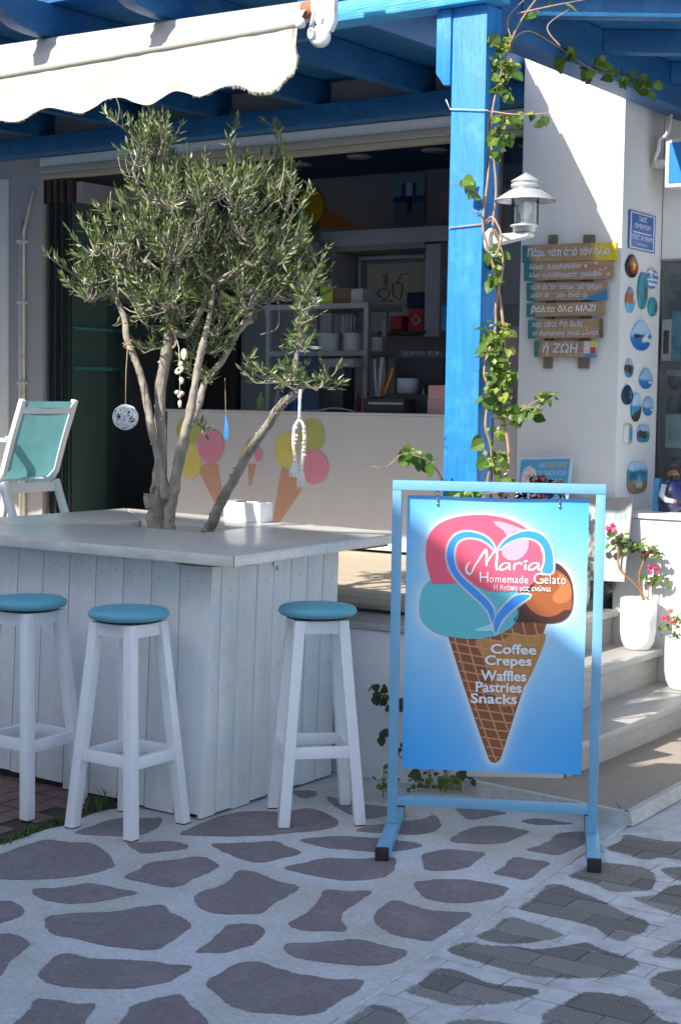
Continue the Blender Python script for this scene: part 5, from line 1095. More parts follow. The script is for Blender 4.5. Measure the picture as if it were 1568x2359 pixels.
def twig(p, d, L_, leaves=True, ll=0.053):
    n = max(4, int(L_ / 0.015)); pts = []; q = V3(p); dd = V3(d)
    for i in range(n + 1):
        pts.append(V3(q)); dd = (dd + V3((random.gauss(0, .06), random.gauss(0, .06), 0.045))).normalized(); q = q + dd * (L_ / n)
    tw_.tube(pts[::2] + ([pts[-1]] if n % 2 else []), [lerp(0.0024, 0.0009, i / (n // 2 + 1)) for i in range(len(pts[::2] + ([pts[-1]] if n % 2 else [])))], 4, cap=False)
    if not leaves: return
    ph = random.uniform(0, 3.14)
    for i in range(1, n + 1):
        if random.random() < 0.12: continue
        ax = (pts[i] - pts[i - 1]).normalized(); a = ax.orthogonal().normalized(); b_ = ax.cross(a); ph += 1.57
        for sg2 in (1, -1):
            r = a * math.cos(ph) * sg2 + b_ * math.sin(ph) * sg2; ang = lerp(0.95, 0.5, i / n) + random.gauss(0, .18)
            dl = (ax * math.cos(ang) + r * math.sin(ang)).normalized(); sd_ = dl.cross(ax if abs(dl.dot(ax)) < .95 else a).normalized()
            sd_ = (sd_ + r * random.gauss(0, .4)).normalized(); sd_ = (sd_ - dl * sd_.dot(dl)).normalized()
            oleaf(pts[i], dl, sd_, ll * random.uniform(.65, 1.15) * (0.75 if i > n - 2 else 1))
    d_ = (pts[-1] - pts[-2]).normalized(); oleaf(pts[-1], d_, d_.orthogonal().normalized(), ll * .8)
cen = T(430, 590, 0)
clump = []
while len(clump) < 54:
    u, v, s = sample_crown()
    if s > 5 and all(math.hypot(u - c[0], v - c[1]) > 46 or abs(o_ - c[2]) > .16 for c in clump for o_ in (0,)):
        th = min(0.30, s * PXM * 1.4); clump.append((u, v, random.uniform(-th, th), random.uniform(24, 46)))
    elif random.random() < .25:
        th = min(0.30, s * PXM * 1.4); clump.append((u, v, random.uniform(-th, th), random.uniform(22, 36)))
for cu, cv, co, cr_ in clump:
    for _ in range(int(cr_ * 0.46)):
        t_ = random.uniform(0, 6.28); r = random.random() ** .6; u, v = cu + cr_ * r * math.cos(t_), cv + cr_ * r * math.sin(t_) * .9
        if sd_poly(np.array([u]), np.array([v]), [crown])[0] > 4: continue
        off = co + random.uniform(-1, 1) * cr_ * PXM; p = T(u, v + 36, off); base = T(cu, cv + 50, co)
        d = ((p - base).normalized() * .8 + (p - cen).normalized() * .45 + V3((random.gauss(0, .3), random.gauss(0, .3), 0.55))).normalized(); L_ = random.uniform(.07, .15)
        twig(p, d, L_); tw_.tube([base, base.lerp(p, .5) - V3((0, 0, .006)), p], [0.0036, .003, .0022], 4, cap=False)
    e = min(nodes, key=lambda q: (q - base).length)
    tw_.tube([e, e.lerp(base, .5) - V3((0, 0, .012)), base], [0.005, .0042, .0036], 5, cap=False)
for (u, v, ru, rv), n_ in extra:
    for _ in range(n_):
        t_ = random.uniform(0, 6.28); r = math.sqrt(random.random()); p = T(u + ru * r * math.cos(t_), v + rv * r * math.sin(t_) + 8, XO(u, v) + random.uniform(-.07, .07))
        d = V3((random.gauss(0, .8), random.gauss(0, .8), .5)).normalized(); twig(p, d, random.uniform(.04, .08), ll=.055)
        tw_.tube([T(u, v + rv * .5, XO(u, v)), p], [.003, .002], 4, cap=False)
# long shoots reaching past the crown
for pts in ([(262, 640), (215, 650), (160, 625), (110, 590)], [(240, 600), (215, 570), (198, 520)], [(350, 360), (305, 315), (272, 285), (245, 268)], [(356, 360), (358, 300), (352, 250)], [(528, 430), (534, 370), (530, 315), (540, 285)], [(640, 450), (655, 380), (640, 325), (618, 280)], [(660, 520), (690, 480), (720, 440)], [(630, 690), (690, 670), (728, 620)], [(640, 880), (600, 870), (568, 840)], [(700, 890), (735, 892), (768, 862)], [(690, 700), (705, 670), (722, 640)]):
    w_ = [T(*p, random.uniform(-.1, .1) - (.68 if pts[0] in ((640, 880), (700, 890), (690, 700)) else 0)) for p in pts]; sp_ = [V3(p) for p in smooth_poly([tuple(p) for p in w_], 5, closed=False)]
    tw_.tube(sp_, [lerp(.004, .0015, i / len(sp_)) for i in range(len(sp_))], 5)
    for i in range(4, len(sp_), 2):
        ax = (sp_[i] - sp_[i - 1]).normalized(); twig(sp_[i], (ax + V3((random.gauss(0, .5), random.gauss(0, .5), .5))).normalized(), random.uniform(.03, .055), ll=.055)
for pts in ([(332, 415), (310, 408), (282, 398), (272, 360)], [(300, 405), (292, 385), (288, 358)], [(285, 468), (262, 500), (252, 505), (255, 440)], [(300, 485), (285, 450), (275, 435)], [(268, 285), (275, 250), (268, 225)], [(600, 770), (640, 752), (640, 690)]):
    tw_.tube([V3(p) for p in smooth_poly([tuple(T(*p, .0)) for p in pts], 4, closed=False)], .0018, 5)
tw_.build('twigs', M['twig'], tree, fixn=False)['kind'] = 'stuff'
fm = MB(); fm.v = lv; fm.f = lf; fm.mi = [0] * len(lf); fm.smooth = [False] * len(lf)
fo = fm.build('foliage', M['olive'], tree, col=lc, fixn=False); stuff(fo)
# ------------------------------------------------------------------ things hanging in the tree
OD = -0.12
b0 = T(289, 960, OD); r0 = 0.052
mb = MB()
for _ in range(24):
    n_ = V3((random.gauss(0, 1), random.gauss(0, 1), random.gauss(0, 1))).normalized(); a = n_.orthogonal().normalized(); b_ = n_.cross(a); h = random.uniform(-.35, .35); rr = math.sqrt(1 - h * h)
    mb.tube([b0 + (n_ * h + (a * math.cos(t) + b_ * math.sin(t)) * rr) * r0 * random.uniform(.97, 1.03) for t in [2 * math.pi * i / 22 for i in range(23)]], .0013, 5, cap=False)
ball_ = empty('hanging_ball', tuple(b0 - V3((0, 0, r0)))); tag(ball_, 'open ball of white cane hanging on twine from the left trunk', 'ornament')
mb.build('cane_ball', M['lwhite'], ball_)
mb = MB().tube([b0 + V3((0, 0, r0)), T(290, 860, OD + .02), T(294, 795, OD + .05)], .0016, 5)
for dx, dv in ((14, -14), (-12, -6), (16, 4), (8, 10)): mb.tube([T(294, 795, OD + .05), T(294 + dx * .6, 795 + dv, OD + .04), T(294 + dx, 795 + dv * .6, OD + .04)], .0018, 5)
mb.tube([T(294 + 9 * math.cos(t), 797 + 5 * math.sin(t), -.02 + .03 * math.sin(t)) for t in [i * .6 for i in range(12)]], .003, 5)
mb.build('twine', M['brass'], ball_)
sh = empty('shell_garland', tuple(T(414, 942, OD))); tag(sh, 'string of sea shells hanging from the middle trunk', 'ornament')
MB().tube([T(404, 770, -.06), T(412, 800, OD), T(414, 850, OD), T(414, 935, OD)], .0012, 4).build('string', M['rope'], sh)
c = T(413, 852, OD); MB().tube([c + V3((math.cos(t) * .015, math.sin(t) * .008, math.sin(t) * .012)) for t in [i * .5236 for i in range(13)]], [.006 + .002 * math.sin(i) for i in range(13)], 8).build('shell', M['shell'], sh)
for u, v, r, s in ((418, 876, .012, (1, .8, 1.3)), (408, 903, .010, (1, 1, 1)), (419, 905, .011, (1, 1, .9)), (413, 912, .009, (1, 1, 1)), (414, 930, .009, (1, .8, 1.9)), (424, 815, .02, (.8, .5, 1.2)), (416, 838, .012, (1, .7, 1))):
    b_ = MB().ball(T(u, v, OD), r, 10, s)
    for i, p in enumerate(b_.v): b_.v[i] = p + V3((1, 1, 1)) * 0.003 * noise.noise(p * 120)
    b_.build('shell', M['shell'], sh)
gd = empty('glass_drop', tuple(T(521, 1015, OD))); tag(gd, 'blue glass drop hanging on a thread between the trunks', 'ornament')
MB().tube([T(518, 870, .0), T(520, 952, OD)], .0009, 4).build('thread', M['brass'], gd)
q = [T(520, 950, OD), T(515, 1000, OD), T(519, 1013, OD), T(526, 1010, OD), T(527, 985, OD)]
MB().prism(q, (.004, -.006, 0)).build('drop', M['glassblue'], gd, bevel=.0015)
OT = -.74
tz = empty('rope_tassel', tuple(T(690, 1125, OT))); tag(tz, 'white rope tassel with shell beads hanging from the right hand trunk', 'ornament')
mb = MB(); mb.tube([V3(p) for p in smooth_poly([tuple(T(*p)) for p in ((692, 898, OT), (690, 930, OT - .02), (690, 965, OT))], 4, closed=False)], .006, 8, jit=.2)
mb.tube([V3(p) for p in smooth_poly([tuple(T(*p)) for p in ((690, 965, OT), (678, 985, OT), (676, 1030, OT), (681, 1058, OT))], 5, closed=False)], .0065, 8, jit=.15)
mb.tube([V3(p) for p in smooth_poly([tuple(T(*p)) for p in ((690, 965, OT), (700, 985, OT), (700, 1030, OT), (694, 1075, OT))], 5, closed=False)], .0065, 8, jit=.15)
mb.build('rope', M['rope'], tz)
for i in range(8):
    for u in (681 - (i % 2), 699 + (i % 2) * 2): 
        if random.random() < .85: MB().ball(T(u + random.uniform(-2, 2), 985 + i * 9, OT - .008), random.uniform(.005, .008), 8, (1, 1, .8)).build('bead', M['shell'], tz)
for u, v0, v1 in ((679, 1060, 1098), (694, 1078, 1124)):
    mb = MB(); mb.ball(T(u, v0, OT), .009, 8)
    for _ in range(40): dx = random.gauss(0, 6); mb.tube([T(u + dx * .3, v0 + 3, OT), T(u + dx * .8, (v0 + v1) / 2, OT - .004), T(u + dx * 1.1, v1 + random.uniform(-5, 3), OT)], [.0014, .0014, .0008], 4, cap=False)
    mb.build('tassel', M['rope'], tz)
mb = MB().tube([V3(p) for p in smooth_poly([tuple(T(*p)) for p in ((398, 735, -.05), (392, 752, -.05), (400, 765, -.06), (405, 790, -.06), (398, 800, -.05))], 4, closed=False)], .005, 6, jit=.3)
tag(mb.build('twine_knot', M['brass']), 'straw twine knotted round the middle trunk', 'twine')
# napkin box
nb_ = empty('napkin_box', (-4.23, 5.55, 1.001)); tag(nb_, 'white glazed napkin box standing on the bar top behind the right trunk', 'box')
x0, x1, y0, y1, z0, z1 = -4.34, -4.136, 5.50, 5.59, 1.001, 1.088; wt = .006
mb = MB().box((x0, y0, z0), (x1, y0 + wt, z1)).box((x0, y1 - wt, z0), (x1, y1, z1)).box((x0, y0 + wt, z0), (x0 + wt, y1 - wt, z1)).box((x1 - wt, y0 + wt, z0), (x1, y1 - wt, z1)).box((x0 + wt, y0 + wt, z0), (x1 - wt, y1 - wt, z0 + .01))
mb.build('tray', M['ceramic'], nb_, bevel=.0015)
MB().box((x0 + .01, y0 + .012, z0 + .011), (x0 + .06, y1 - .012, z1 + .006)).build('sugar_sachets', M['grey'], nb_)
# ------------------------------------------------------------------ climbing vine
vn = empty('climbing_vine', (-3.2, 5.33, 0.0)); tag(vn, 'bougainvillea vine with bright green leaves climbing the blue post', 'vine')
VD = 6.10
def Vn(u, v, off=0.0): return ond(u, v, VD + off)
def vst(pts, r0_, r1_, name='stem', par=None, f=None):
    f = f or Vn; q = smooth_poly([tuple(f(*p)) for p in pts], 6, closed=False); q = [V3(p) for p in q]; k = len(q)
    return MB().tube(q, [.8 * lerp(r0_, r1_, i / k) for i in range(k)], 7, jit=.12).build(name, M['vstem'], par or vn)
vst([(985, 1812, .22), (1000, 1700, .2), (1060, 1500, .15), (1130, 1300, .1), (1160, 1130, .02), (1172, 1050, .0), (1160, 960, 0), (1150, 880, 0), (1160, 780, 0), (1150, 680, 0), (1138, 620, -.02), (1120, 560, -.03), (1112, 510, -.04), (1122, 420, -.02), (1128, 340, 0), (1133, 260, -.02), (1150, 180, -.02), (1178, 90, -.05), (1210, 30, -.06), (1260, -30, -.08), (1330, -80, -.1)], .010, .004)
vst([(985, 1812, .24), (960, 1700, .2), (1050, 1400, .2), (1128, 1080, .05), (1118, 980, .0), (1126, 900, 0), (1115, 850, 0), (1140, 760, .01), (1142, 700, 0), (1158, 610, -.02), (1150, 560, -.02), (1135, 520, -.04), (1142, 440, -.02), (1136, 360, -.02), (1122, 300, -.02), (1130, 250, -.02)], .008, .005)
vst([(1120, 510, -.05), (1135, 500, -.12), (1155, 545, -.13), (1140, 590, -.1)], .006, .005)
for pts in ([(1178, 90, -.05), (1220, 70, .2), (1290, 110, .45), (1350, 150, .5), (1420, 180, .5), (1500, 205, .5)], [(1160, 960, 0), (1200, 945, -.05), (1240, 920, -.08), (1280, 905, -.1)], [(1130, 255, -.02), (1180, 262, -.05), (1225, 262, -.08), (1270, 258, -.1)], [(1112, 470, -.03), (1095, 440, -.08), (1055, 425, -.1), (1035, 418, -.1)], [(1112, 500, -.03), (1100, 490, -.08), (1088, 480, -.08)], [(1020, 1105, .05), (990, 1065, .0), (930, 1045, -.02), (890, 1075, -.03), (843, 1072, -.04)], [(1060, 1135, .05), (1010, 1100, .02)], [(1150, 1135, .05), (1080, 1138, .05)], [(1178, 90, -.05), (1170, 40, -.05), (1215, -10, -.05)], [(985, 1810, .25), (905, 1720, .2), (895, 1640, .18), (880, 1580, .15)], [(1190, 985, .0), (1215, 960, -.05), (1240, 935, -.08)], [(1290, 105, -.1), (1260, 60, -.1), (1310, 20, -.1)], [(1190, 30, -.05), (1280, 10, -.1), (1360, -5, -.1)]):
    vst(pts, .0045, .0014)
LO = [(0, 0), (.22, .02), (.42, .18), (.47, .42), (.36, .7), (.16, .93), (0, 1.08), (-.16, .93), (-.36, .7), (-.47, .42), (-.42, .18), (-.22, .02)]
def leaf_mesh(name, col_, m, lob=None):
    me = bpy.data.meshes.new(name); o = lob or LO; cup_ = random.uniform(.12, .4); cur = random.uniform(-.25, .15)
    vs = [(x, y, abs(x) * cup_ + cur * (y - .4) ** 2 + .04 * noise.noise(V3((x * 4, y * 4, cup_ * 9)))) for x, y in o] + [(0, .45, 0)]
    n = len(o); me.from_pydata(vs, [], [(i, (i + 1) % n, n) for i in range(n)]); me.materials.append(m)
    ca = me.color_attributes.new('col', 'FLOAT_COLOR', 'POINT'); ca.data.foreach_set('color', np.array([(*[c * (1.25 if k == n else 1) for c in col_], 1) for k in range(n + 1)], np.float32).ravel()); return me
VL = [leaf_mesh('vine_leaf', c, M['leaf']) for c in ((.07, .145, .018), (.10, .18, .02), (.16, .25, .03), (.045, .095, .015), (.25, .30, .05), (.07, .13, .018))]
DL = [leaf_mesh('dark_leaf', c, M['leaf']) for c in ((.03, .06, .015), (.025, .05, .02), (.04, .075, .015))]
def put_leaf(meshes, p, size, par, face, spread=.7, nm='leaf'):
    o = bpy.data.objects.new(nm, random.choice(meshes)); COL.objects.link(o); o.parent = par; o.location = p - ORG[par.name]
    nrm = (face + V3((random.gauss(0, spread), random.gauss(0, spread), random.gauss(0, spread)))).normalized(); dn = V3((random.gauss(0, .7), random.gauss(0, .5), -.6)); dn = (dn - nrm * dn.dot(nrm)).normalized()
    x = dn.cross(nrm); o.rotation_euler = Matrix((x, dn, nrm)).transposed().to_euler(); o.scale = (size, size, size); return o
FC = (-fwd + V3((0, 0, .5)) + V3((-.3, -.3, 0))).normalized()
VC = [(1150, 95, 20, 24, 11), (1150, 160, 32, 36, 16), (1160, 205, 22, 22, 8), (1140, 330, 16, 40, 7), (1172, 272, 30, 16, 8), (1240, 268, 18, 14, 4), (1150, 300, 22, 20, 5), (1140, 590, 18, 25, 7), (1142, 635, 18, 22, 7), (1145, 760, 32, 26, 16), (1150, 805, 32, 30, 18), (1150, 860, 34, 34, 24), (1148, 915, 36, 34, 24), (1210, 945, 40, 18, 10), (1255, 915, 26, 14, 7), (1165, 960, 28, 20, 7), (1130, 1005, 22, 30, 5), (1140, 1060, 32, 28, 13), (1090, 1135, 34, 6, 6), (1160, 1110, 20, 15, 4), (945, 1040, 32, 16, 11), (985, 1060, 22, 20, 8), (1060, 415, 18, 6, 3), (1090, 440, 10, 6, 3), (1215, 30, 34, 26, 4), (1290, 8, 50, 12, 2)]
cnt = 0
for u, v, ru, rv, n_ in VC:
    for _ in range(n_):
        t_ = random.uniform(0, 6.28); r = math.sqrt(random.random()); s = random.uniform(.036, .056) * (1.0 if random.random() > .25 else .6)
        put_leaf(VL, Vn(u + ru * r * math.cos(t_), v + rv * r * math.sin(t_), random.uniform(-.09, .05)), s, vn, FC); cnt += 1
for u, v, ru, rv, n_ in [(1235, 100, 42, 22, 12), (1300, 120, 40, 24, 11), (1370, 150, 40, 30, 14), (1435, 170, 40, 28, 13), (1490, 195, 24, 26, 7)]:
    for _ in range(n_):
        t_ = random.uniform(0, 6.28); r = math.sqrt(random.random()); put_leaf(VL[:4], Vn(u + ru * r * math.cos(t_), v + rv * r * math.sin(t_), random.uniform(.4, .6)), random.uniform(.035, .058), vn, FC, 1.0)
for u, v, ru, rv, n_ in [(875, 1595, 30, 24, 9), (912, 1600, 14, 30, 4), (884, 1690, 14, 10, 3), (925, 1720, 6, 8, 2)]:
    for _ in range(n_): put_leaf(DL, Vn(u + random.uniform(-ru, ru), v + random.uniform(-rv, rv), .15), random.uniform(.03, .045), vn, FC, .5)
sv, sf, sc_ = [], [], []
for u, v, ru, rv, n_ in VC[:20]:
    for _ in range(int(n_ * 2.2)):
        t_ = random.uniform(0, 6.28); r = math.sqrt(random.random()); c = Vn(u + ru * .95 * r * math.cos(t_), v + rv * .95 * r * math.sin(t_), random.uniform(-.10, .06)); z_ = random.uniform(.014, .024)
        nn = (FC + V3((random.gauss(0, .8), random.gauss(0, .8), random.gauss(0, .8)))).normalized(); d = nn.orthogonal().normalized(); a_ = random.uniform(0, 6.28); d = d * math.cos(a_) + nn.cross(d) * math.sin(a_); e_ = nn.cross(d)
        o = len(sv); sv.extend([c, c + d * z_ * .5 + e_ * z_ * .5 + nn * z_ * .2, c + d * z_ * 1.2, c + d * z_ * .5 - e_ * z_ * .5 + nn * z_ * .2]); sf.extend([(o, o + 1, o + 2), (o, o + 2, o + 3)]); q_ = random.choice(((.16, .28, .03), (.28, .36, .06), (.10, .19, .02), (.34, .36, .12))); sc_.extend([q_] * 4)
smb = MB(); smb.v = sv; smb.f = sf; smb.mi = [0] * len(sf); smb.smooth = [False] * len(sf); stuff(smb.build('young_leaves', M['leaf'], vn, col=sc_, fixn=False))
# string round the post
mb = MB()
for v0, v1, m_, nm in ((250, 256, 'rope', 'white'), (523, 505, 'brass', 'yellow')):
    a, b_ = ony(1036, v0, 5.392), ony(1118, (v0 + v1) / 2, 5.392); c_ = Vn(1130, v1, -.03)
    tie = MB().tube([a + V3((-.002, .06, 0)), a, b_ + V3((.004, 0, 0)), c_], .0025, 6); tie.tube([a + V3((0, 0, .0)), ony(1027, v0 - 22, 5.392)] if nm == 'white' else [a, a + V3((-.006, 0, -.004))], .0022, 5)
    tag(tie.build('post_tie', M[m_]), nm + ' string tied round the blue post to hold the vine', 'string')
# low plants at the foot of the terrace wall
wd_ = empty('wall_plant', tuple(onz(985, 1815, 0))); tag(wd_, 'leafy green plant with woody stems at the foot of the terrace wall, behind the signboard', 'plant')
for pts in ([(985, 1818, .05), (990, 1790, .04), (985, 1740, .04)], [(1005, 1820, .05), (1025, 1790, .04), (1035, 1750, .04)], [(975, 1815, .05), (960, 1790, .04), (950, 1765, .02)]):
    f = lambda u, v, o=0.0: ond(u, v, 6.22 + o); q = [f(*p) for p in pts]; MB().tube(q, [.008, .006, .004], 7).build('stem', M['vstem'], wd_)
for u, v, ru, rv, n_ in ((965, 1805, 30, 22, 16), (1010, 1810, 40, 18, 18), (1050, 1800, 40, 16, 14), (1085, 1795, 16, 14, 5), (1000, 1780, 30, 20, 8)):
    for _ in range(n_): put_leaf(VL[:4] if n_ > 8 else DL, ond(u + random.uniform(-ru, ru), v + random.uniform(-rv, rv) * .9 - 2, 6.2 + random.uniform(-.05, .05)), random.uniform(.014, .026), wd_, FC, .9)
for u, v in ((1060, 1775), (948, 1775)): put_leaf(DL, ond(u, v, 6.15), .05, wd_, FC, .2)
p0 = onz(882, 1838, 0); w2 = empty('small_weed', tuple(p0)); tag(w2, 'small bright green weed growing left of the signboard foot', 'weed')
for _ in range(22): 
    h = random.uniform(0.02, .13); put_leaf(VL, p0 + V3((random.gauss(0, .02), random.gauss(0, .02), h)), random.uniform(.012, .024), w2, FC, .8)
MB().tube([p0, p0 + V3((.004, 0, .12))], .002, 5).build('stem', M['grass'], w2)
# ------------------------------------------------------------------ white pots on the steps
def pot(loc, label, r=.088, h=.25):
    t = empty('flower_pot', loc); x, y, z = loc; tag(t, label, 'flower pot', 'tall white flower pots on the marble steps')
    MB().lathe((x, y, z), [(0, 0), (r * .62, 0), (r * .72, .006), (r * .90, h * .16), (r * .985, h * .34), (r, h * .6), (r * 1.0, h), (r * .93, h), (r * .92, h * .9), (0, h * .9)], 40).build('pot_body', M['cer'], t)
    MB().lathe((x, y, z), [(0, h * .905), (r * .915, h * .905), (0, h * .93)], 24).build('potting_soil', M['soil'], t); return t
P1 = (-3.02, 7.085, .3555); P2 = (-2.785, 7.085, .1855); P3 = (-3.36, 7.06, .5255)
pot(P1, 'white pot holding the tall pink geranium, on the second step'); pot(P2, 'white pot cut by the right picture edge, with small red flowers'); pot(P3, 'white pot half hidden behind the signboard, with the grey green shrub', .085, .19)
GL = [(0, .0), (.3, -.06), (.5, .1), (.42, .24), (.6, .4), (.46, .56), (.46, .78), (.22, .78), (0, .92), (-.22, .78), (-.46, .78), (-.46, .56), (-.6, .4), (-.42, .24), (-.5, .1), (-.3, -.06)]
GM = [leaf_mesh('geranium_leaf', c, M['leaf'], GL) for c in ((.13, .22, .035), (.09, .17, .03), (.20, .30, .05), (.06, .12, .025))]
ge = empty('geranium', (P1[0], P1[1], P1[2] + .22)); tag(ge, 'leggy geranium with pink flowers in the white pot on the second step', 'plant')
GD = V3(P1).dot(fwd) - CC.dot(fwd)
def G(u, v, off=0.0): return ond(u, v, GD + off)
for pts, r in (([(1482, 1385), (1470, 1355), (1440, 1325), (1425, 1305), (1424, 1270), (1428, 1240)], .006), ([(1485, 1385), (1474, 1350), (1472, 1320), (1482, 1290), (1478, 1265)], .005), ([(1492, 1385), (1494, 1355), (1505, 1338), (1525, 1330)], .004), ([(1424, 1275), (1450, 1262), (1475, 1258)], .003), ([(1428, 1240), (1410, 1230), (1403, 1218)], .0016), ([(1482, 1290), (1486, 1270), (1484, 1258)], .0016), ([(1505, 1338), (1508, 1320), (1500, 1308)], .0016)):
    MB().tube([V3(p) for p in smooth_poly([tuple(G(*p)) for p in pts], 4, closed=False)], [r] * 3 + [r * .8] * ((len(pts) - 1) * 4 - 2), 6).build('stem', M['orange'] if r > .003 else M['grass'], ge)
for u, v, ru, rv, n_ in ((1425, 1240, 26, 16, 16), (1465, 1258, 26, 14, 14), (1495, 1270, 24, 14, 14), (1525, 1335, 18, 12, 8), (1495, 1340, 16, 12, 5), (1480, 1320, 14, 8, 3), (1404, 1262, 14, 10, 4)):
    for _ in range(n_): put_leaf(GM, G(u + random.uniform(-ru, ru), v + random.uniform(-rv, rv), random.uniform(-.05, .04)), random.uniform(.026, .042), ge, V3((-.3, -.5, .9)).normalized(), .45)
def bloom(f, u, v, r, m, par, n_=9, sp_=6):
    for _ in range(n_):
        mb = MB(); c = f(u + random.gauss(0, sp_), v + random.gauss(0, sp_), random.uniform(-.01, .01)); nx = (FC + V3((random.gauss(0, .5), random.gauss(0, .5), random.gauss(0, .5)))).normalized(); a = nx.orthogonal().normalized(); b_ = nx.cross(a)
        for k in range(5):
            t_ = k * 1.2566; d = a * math.cos(t_) + b_ * math.sin(t_); e = nx.cross(d); mb.add([c, c + d * r * .7 + e * r * .4 + nx * r * .2, c + d * r * 1.1, c + d * r * .7 - e * r * .4 + nx * r * .2], [(0, 1, 2, 3)])
        mb.build('flower', m, par, fixn=False)
bloom(G, 1403, 1216, .012, M['mag'], ge); bloom(G, 1418, 1221, .009, M['mag'], ge, 3); bloom(G, 1484, 1268, .010, M['mag'], ge, 7, 7); bloom(G, 1503, 1308, .011, M['mag'], ge, 7, 6); bloom(G, 1512, 1314, .010, M['mag'], ge, 4, 4)
rf = empty('red_flowers', (P2[0], P2[1], P2[2] + .22)); tag(rf, 'low plant with small red flowers in the pot at the right edge', 'plant')
RD = V3(P2).dot(fwd) - CC.dot(fwd)
def Rr(u, v, off=0.0): return ond(u, v, RD + off)
for u, v, ru, rv, n_ in ((1540, 1450, 24, 14, 22), (1575, 1452, 24, 14, 18), (1550, 1425, 14, 14, 8), (1572, 1425, 12, 18, 8)):
    for _ in range(n_): put_leaf(VL, Rr(u + random.uniform(-ru, ru), v + random.uniform(-rv, rv), random.uniform(-.05, .05)), random.uniform(.012, .022), rf, V3((-.3, -.5, .8)).normalized(), .7)
for u, v in ((1528, 1428), (1548, 1432), (1545, 1408), (1536, 1424), (1556, 1428)): bloom(Rr, u, v, .010, M['redf'], rf, 4, 3)
# grey green shrub
cs = empty('grey_shrub', (P3[0], P3[1], P3[2] + .17)); tag(cs, 'grey green needle shrub spilling from the pot behind the signboard', 'plant')
mb = MB(); SD = V3(P3).dot(fwd) - CC.dot(fwd)
for _ in range(1500):
    t_ = random.uniform(0, 6.28); r = math.sqrt(random.random()); u, v = 1362 + 58 * r * math.cos(t_), 1318 + 62 * r * math.sin(t_) + abs(math.cos(t_)) * 12
    p = ond(u, v, SD + random.uniform(-.12, .1) * (1.1 - r)); d = V3((random.gauss(0, .7), random.gauss(0, .7), random.gauss(.2, .7))).normalized(); s_ = d.orthogonal().normalized() * .0014
    for k in range(3):
        d2 = (d + V3((random.gauss(0, .5), random.gauss(0, .5), random.gauss(0, .5)))).normalized(); mb.add([p - s_, p + s_, p + d2 * random.uniform(.02, .035)], [(0, 1, 2)])
stuff(mb.build('needles', M['conif'], cs, fixn=False))
MB().tube([V3(P3) + V3((0, 0, .17)), ond(1362, 1330, SD)], .006, 6).build('stem', M['vstem'], cs)
# ------------------------------------------------------------------ boards and plants in front of the pillar
gb = empty('gelateria_board', tuple(ony(1350, 1320, 7.0))); tag(gb, 'leaning beige board lettered gelateria in pale blue, half hidden by the signboard', 'sign')
a, b_, c_ = ony(1225, 1330, 7.06), ony(1437, 1340, 7.06), ony(1245, 1143, 7.15)
def gcol(s, t): return np.array((.38, .355, .33)) * (1 + .05 * noise.noise(V3((s * 8, t * 4, 0))))
bd_ = plate('board', a, b_, c_, .012, 20, 14, gcol, M['paintc'], gb)
ex_, ey_ = (b_ - a).normalized(), (c_ - a).normalized(); LW, LH = (b_ - a).length, (c_ - a).length
tl = mat('pale_blue_paint', (.14, .40, .52), .6)
text('lettering', 'Gelateria', a + ex_ * LW * .05 + ey_ * LH * .74, ex_, ey_, LW * .92, LH * .16, tl, bd_, lift=.001, spacing=1.1)
text('lettering', 'Maria', a + ex_ * LW * .22 + ey_ * LH * .36, ex_, ey_, LW * .58, LH * .28, tl, bd_, lift=.001)
bw_ = empty('best_way_poster', tuple(ony(1255, 1150, 7.1))); tag(bw_, 'small blue framed poster reading the best way, leaning on the pillar', 'poster')
a, b_, c_ = ony(1184, 1170, 7.08), ony(1306, 1170, 7.08), ony(1196, 1054, 7.14)
def bcl(s, t):
    e = min(s, 1 - s, t, 1 - t)
    if e < .035: return np.array((.62, .70, .76))
    d = math.hypot((s - .22) / .14, (t - .62) / .2)
    if d < 1: return np.array((.70, .45, .45)) if noise.noise(V3((s * 22, t * 22, 0))) > 0 else np.array((.75, .7, .68))
    return np.array((.09, .36, .62))
bd_ = plate('sheet', a, b_, c_, .01, 44, 44, bcl, M['print'], bw_)
ex_, ey_ = (b_ - a).normalized(), (c_ - a).normalized(); LW, LH = (b_ - a).length, (c_ - a).length
gold = mat('gold_print', (.60, .45, .08), .5)
text('lettering', 'THE', a + ex_ * LW * .38 + ey_ * LH * .80, ex_, ey_, LW * .13, LH * .09, M['lblue'], bd_)
text('lettering', 'BEST WAY', a + ex_ * LW * .53 + ey_ * LH * .80, ex_, ey_, LW * .40, LH * .10, gold, bd_, bold=.03, shear=.1)
text('lettering', 'TO TEACH YOUR', a + ex_ * LW * .38 + ey_ * LH * .64, ex_, ey_, LW * .54, LH * .09, M['lblue'], bd_)
text('lettering', 'ABOUT', a + ex_ * LW * .60 + ey_ * LH * .48, ex_, ey_, LW * .24, LH * .09, M['lblue'], bd_)
ae = empty('wine_red_plant', (-3.62, 6.75, .682)); tag(ae, 'dark wine red succulent behind the top bar of the signboard', 'plant')
WL = [leaf_mesh('wine_leaf', c, M['leaf']) for c in ((.05, .008, .012), (.03, .006, .008), (.09, .015, .02), (.16, .05, .05))]
AD = V3((-3.62, 6.75, .9)).dot(fwd) - CC.dot(fwd)
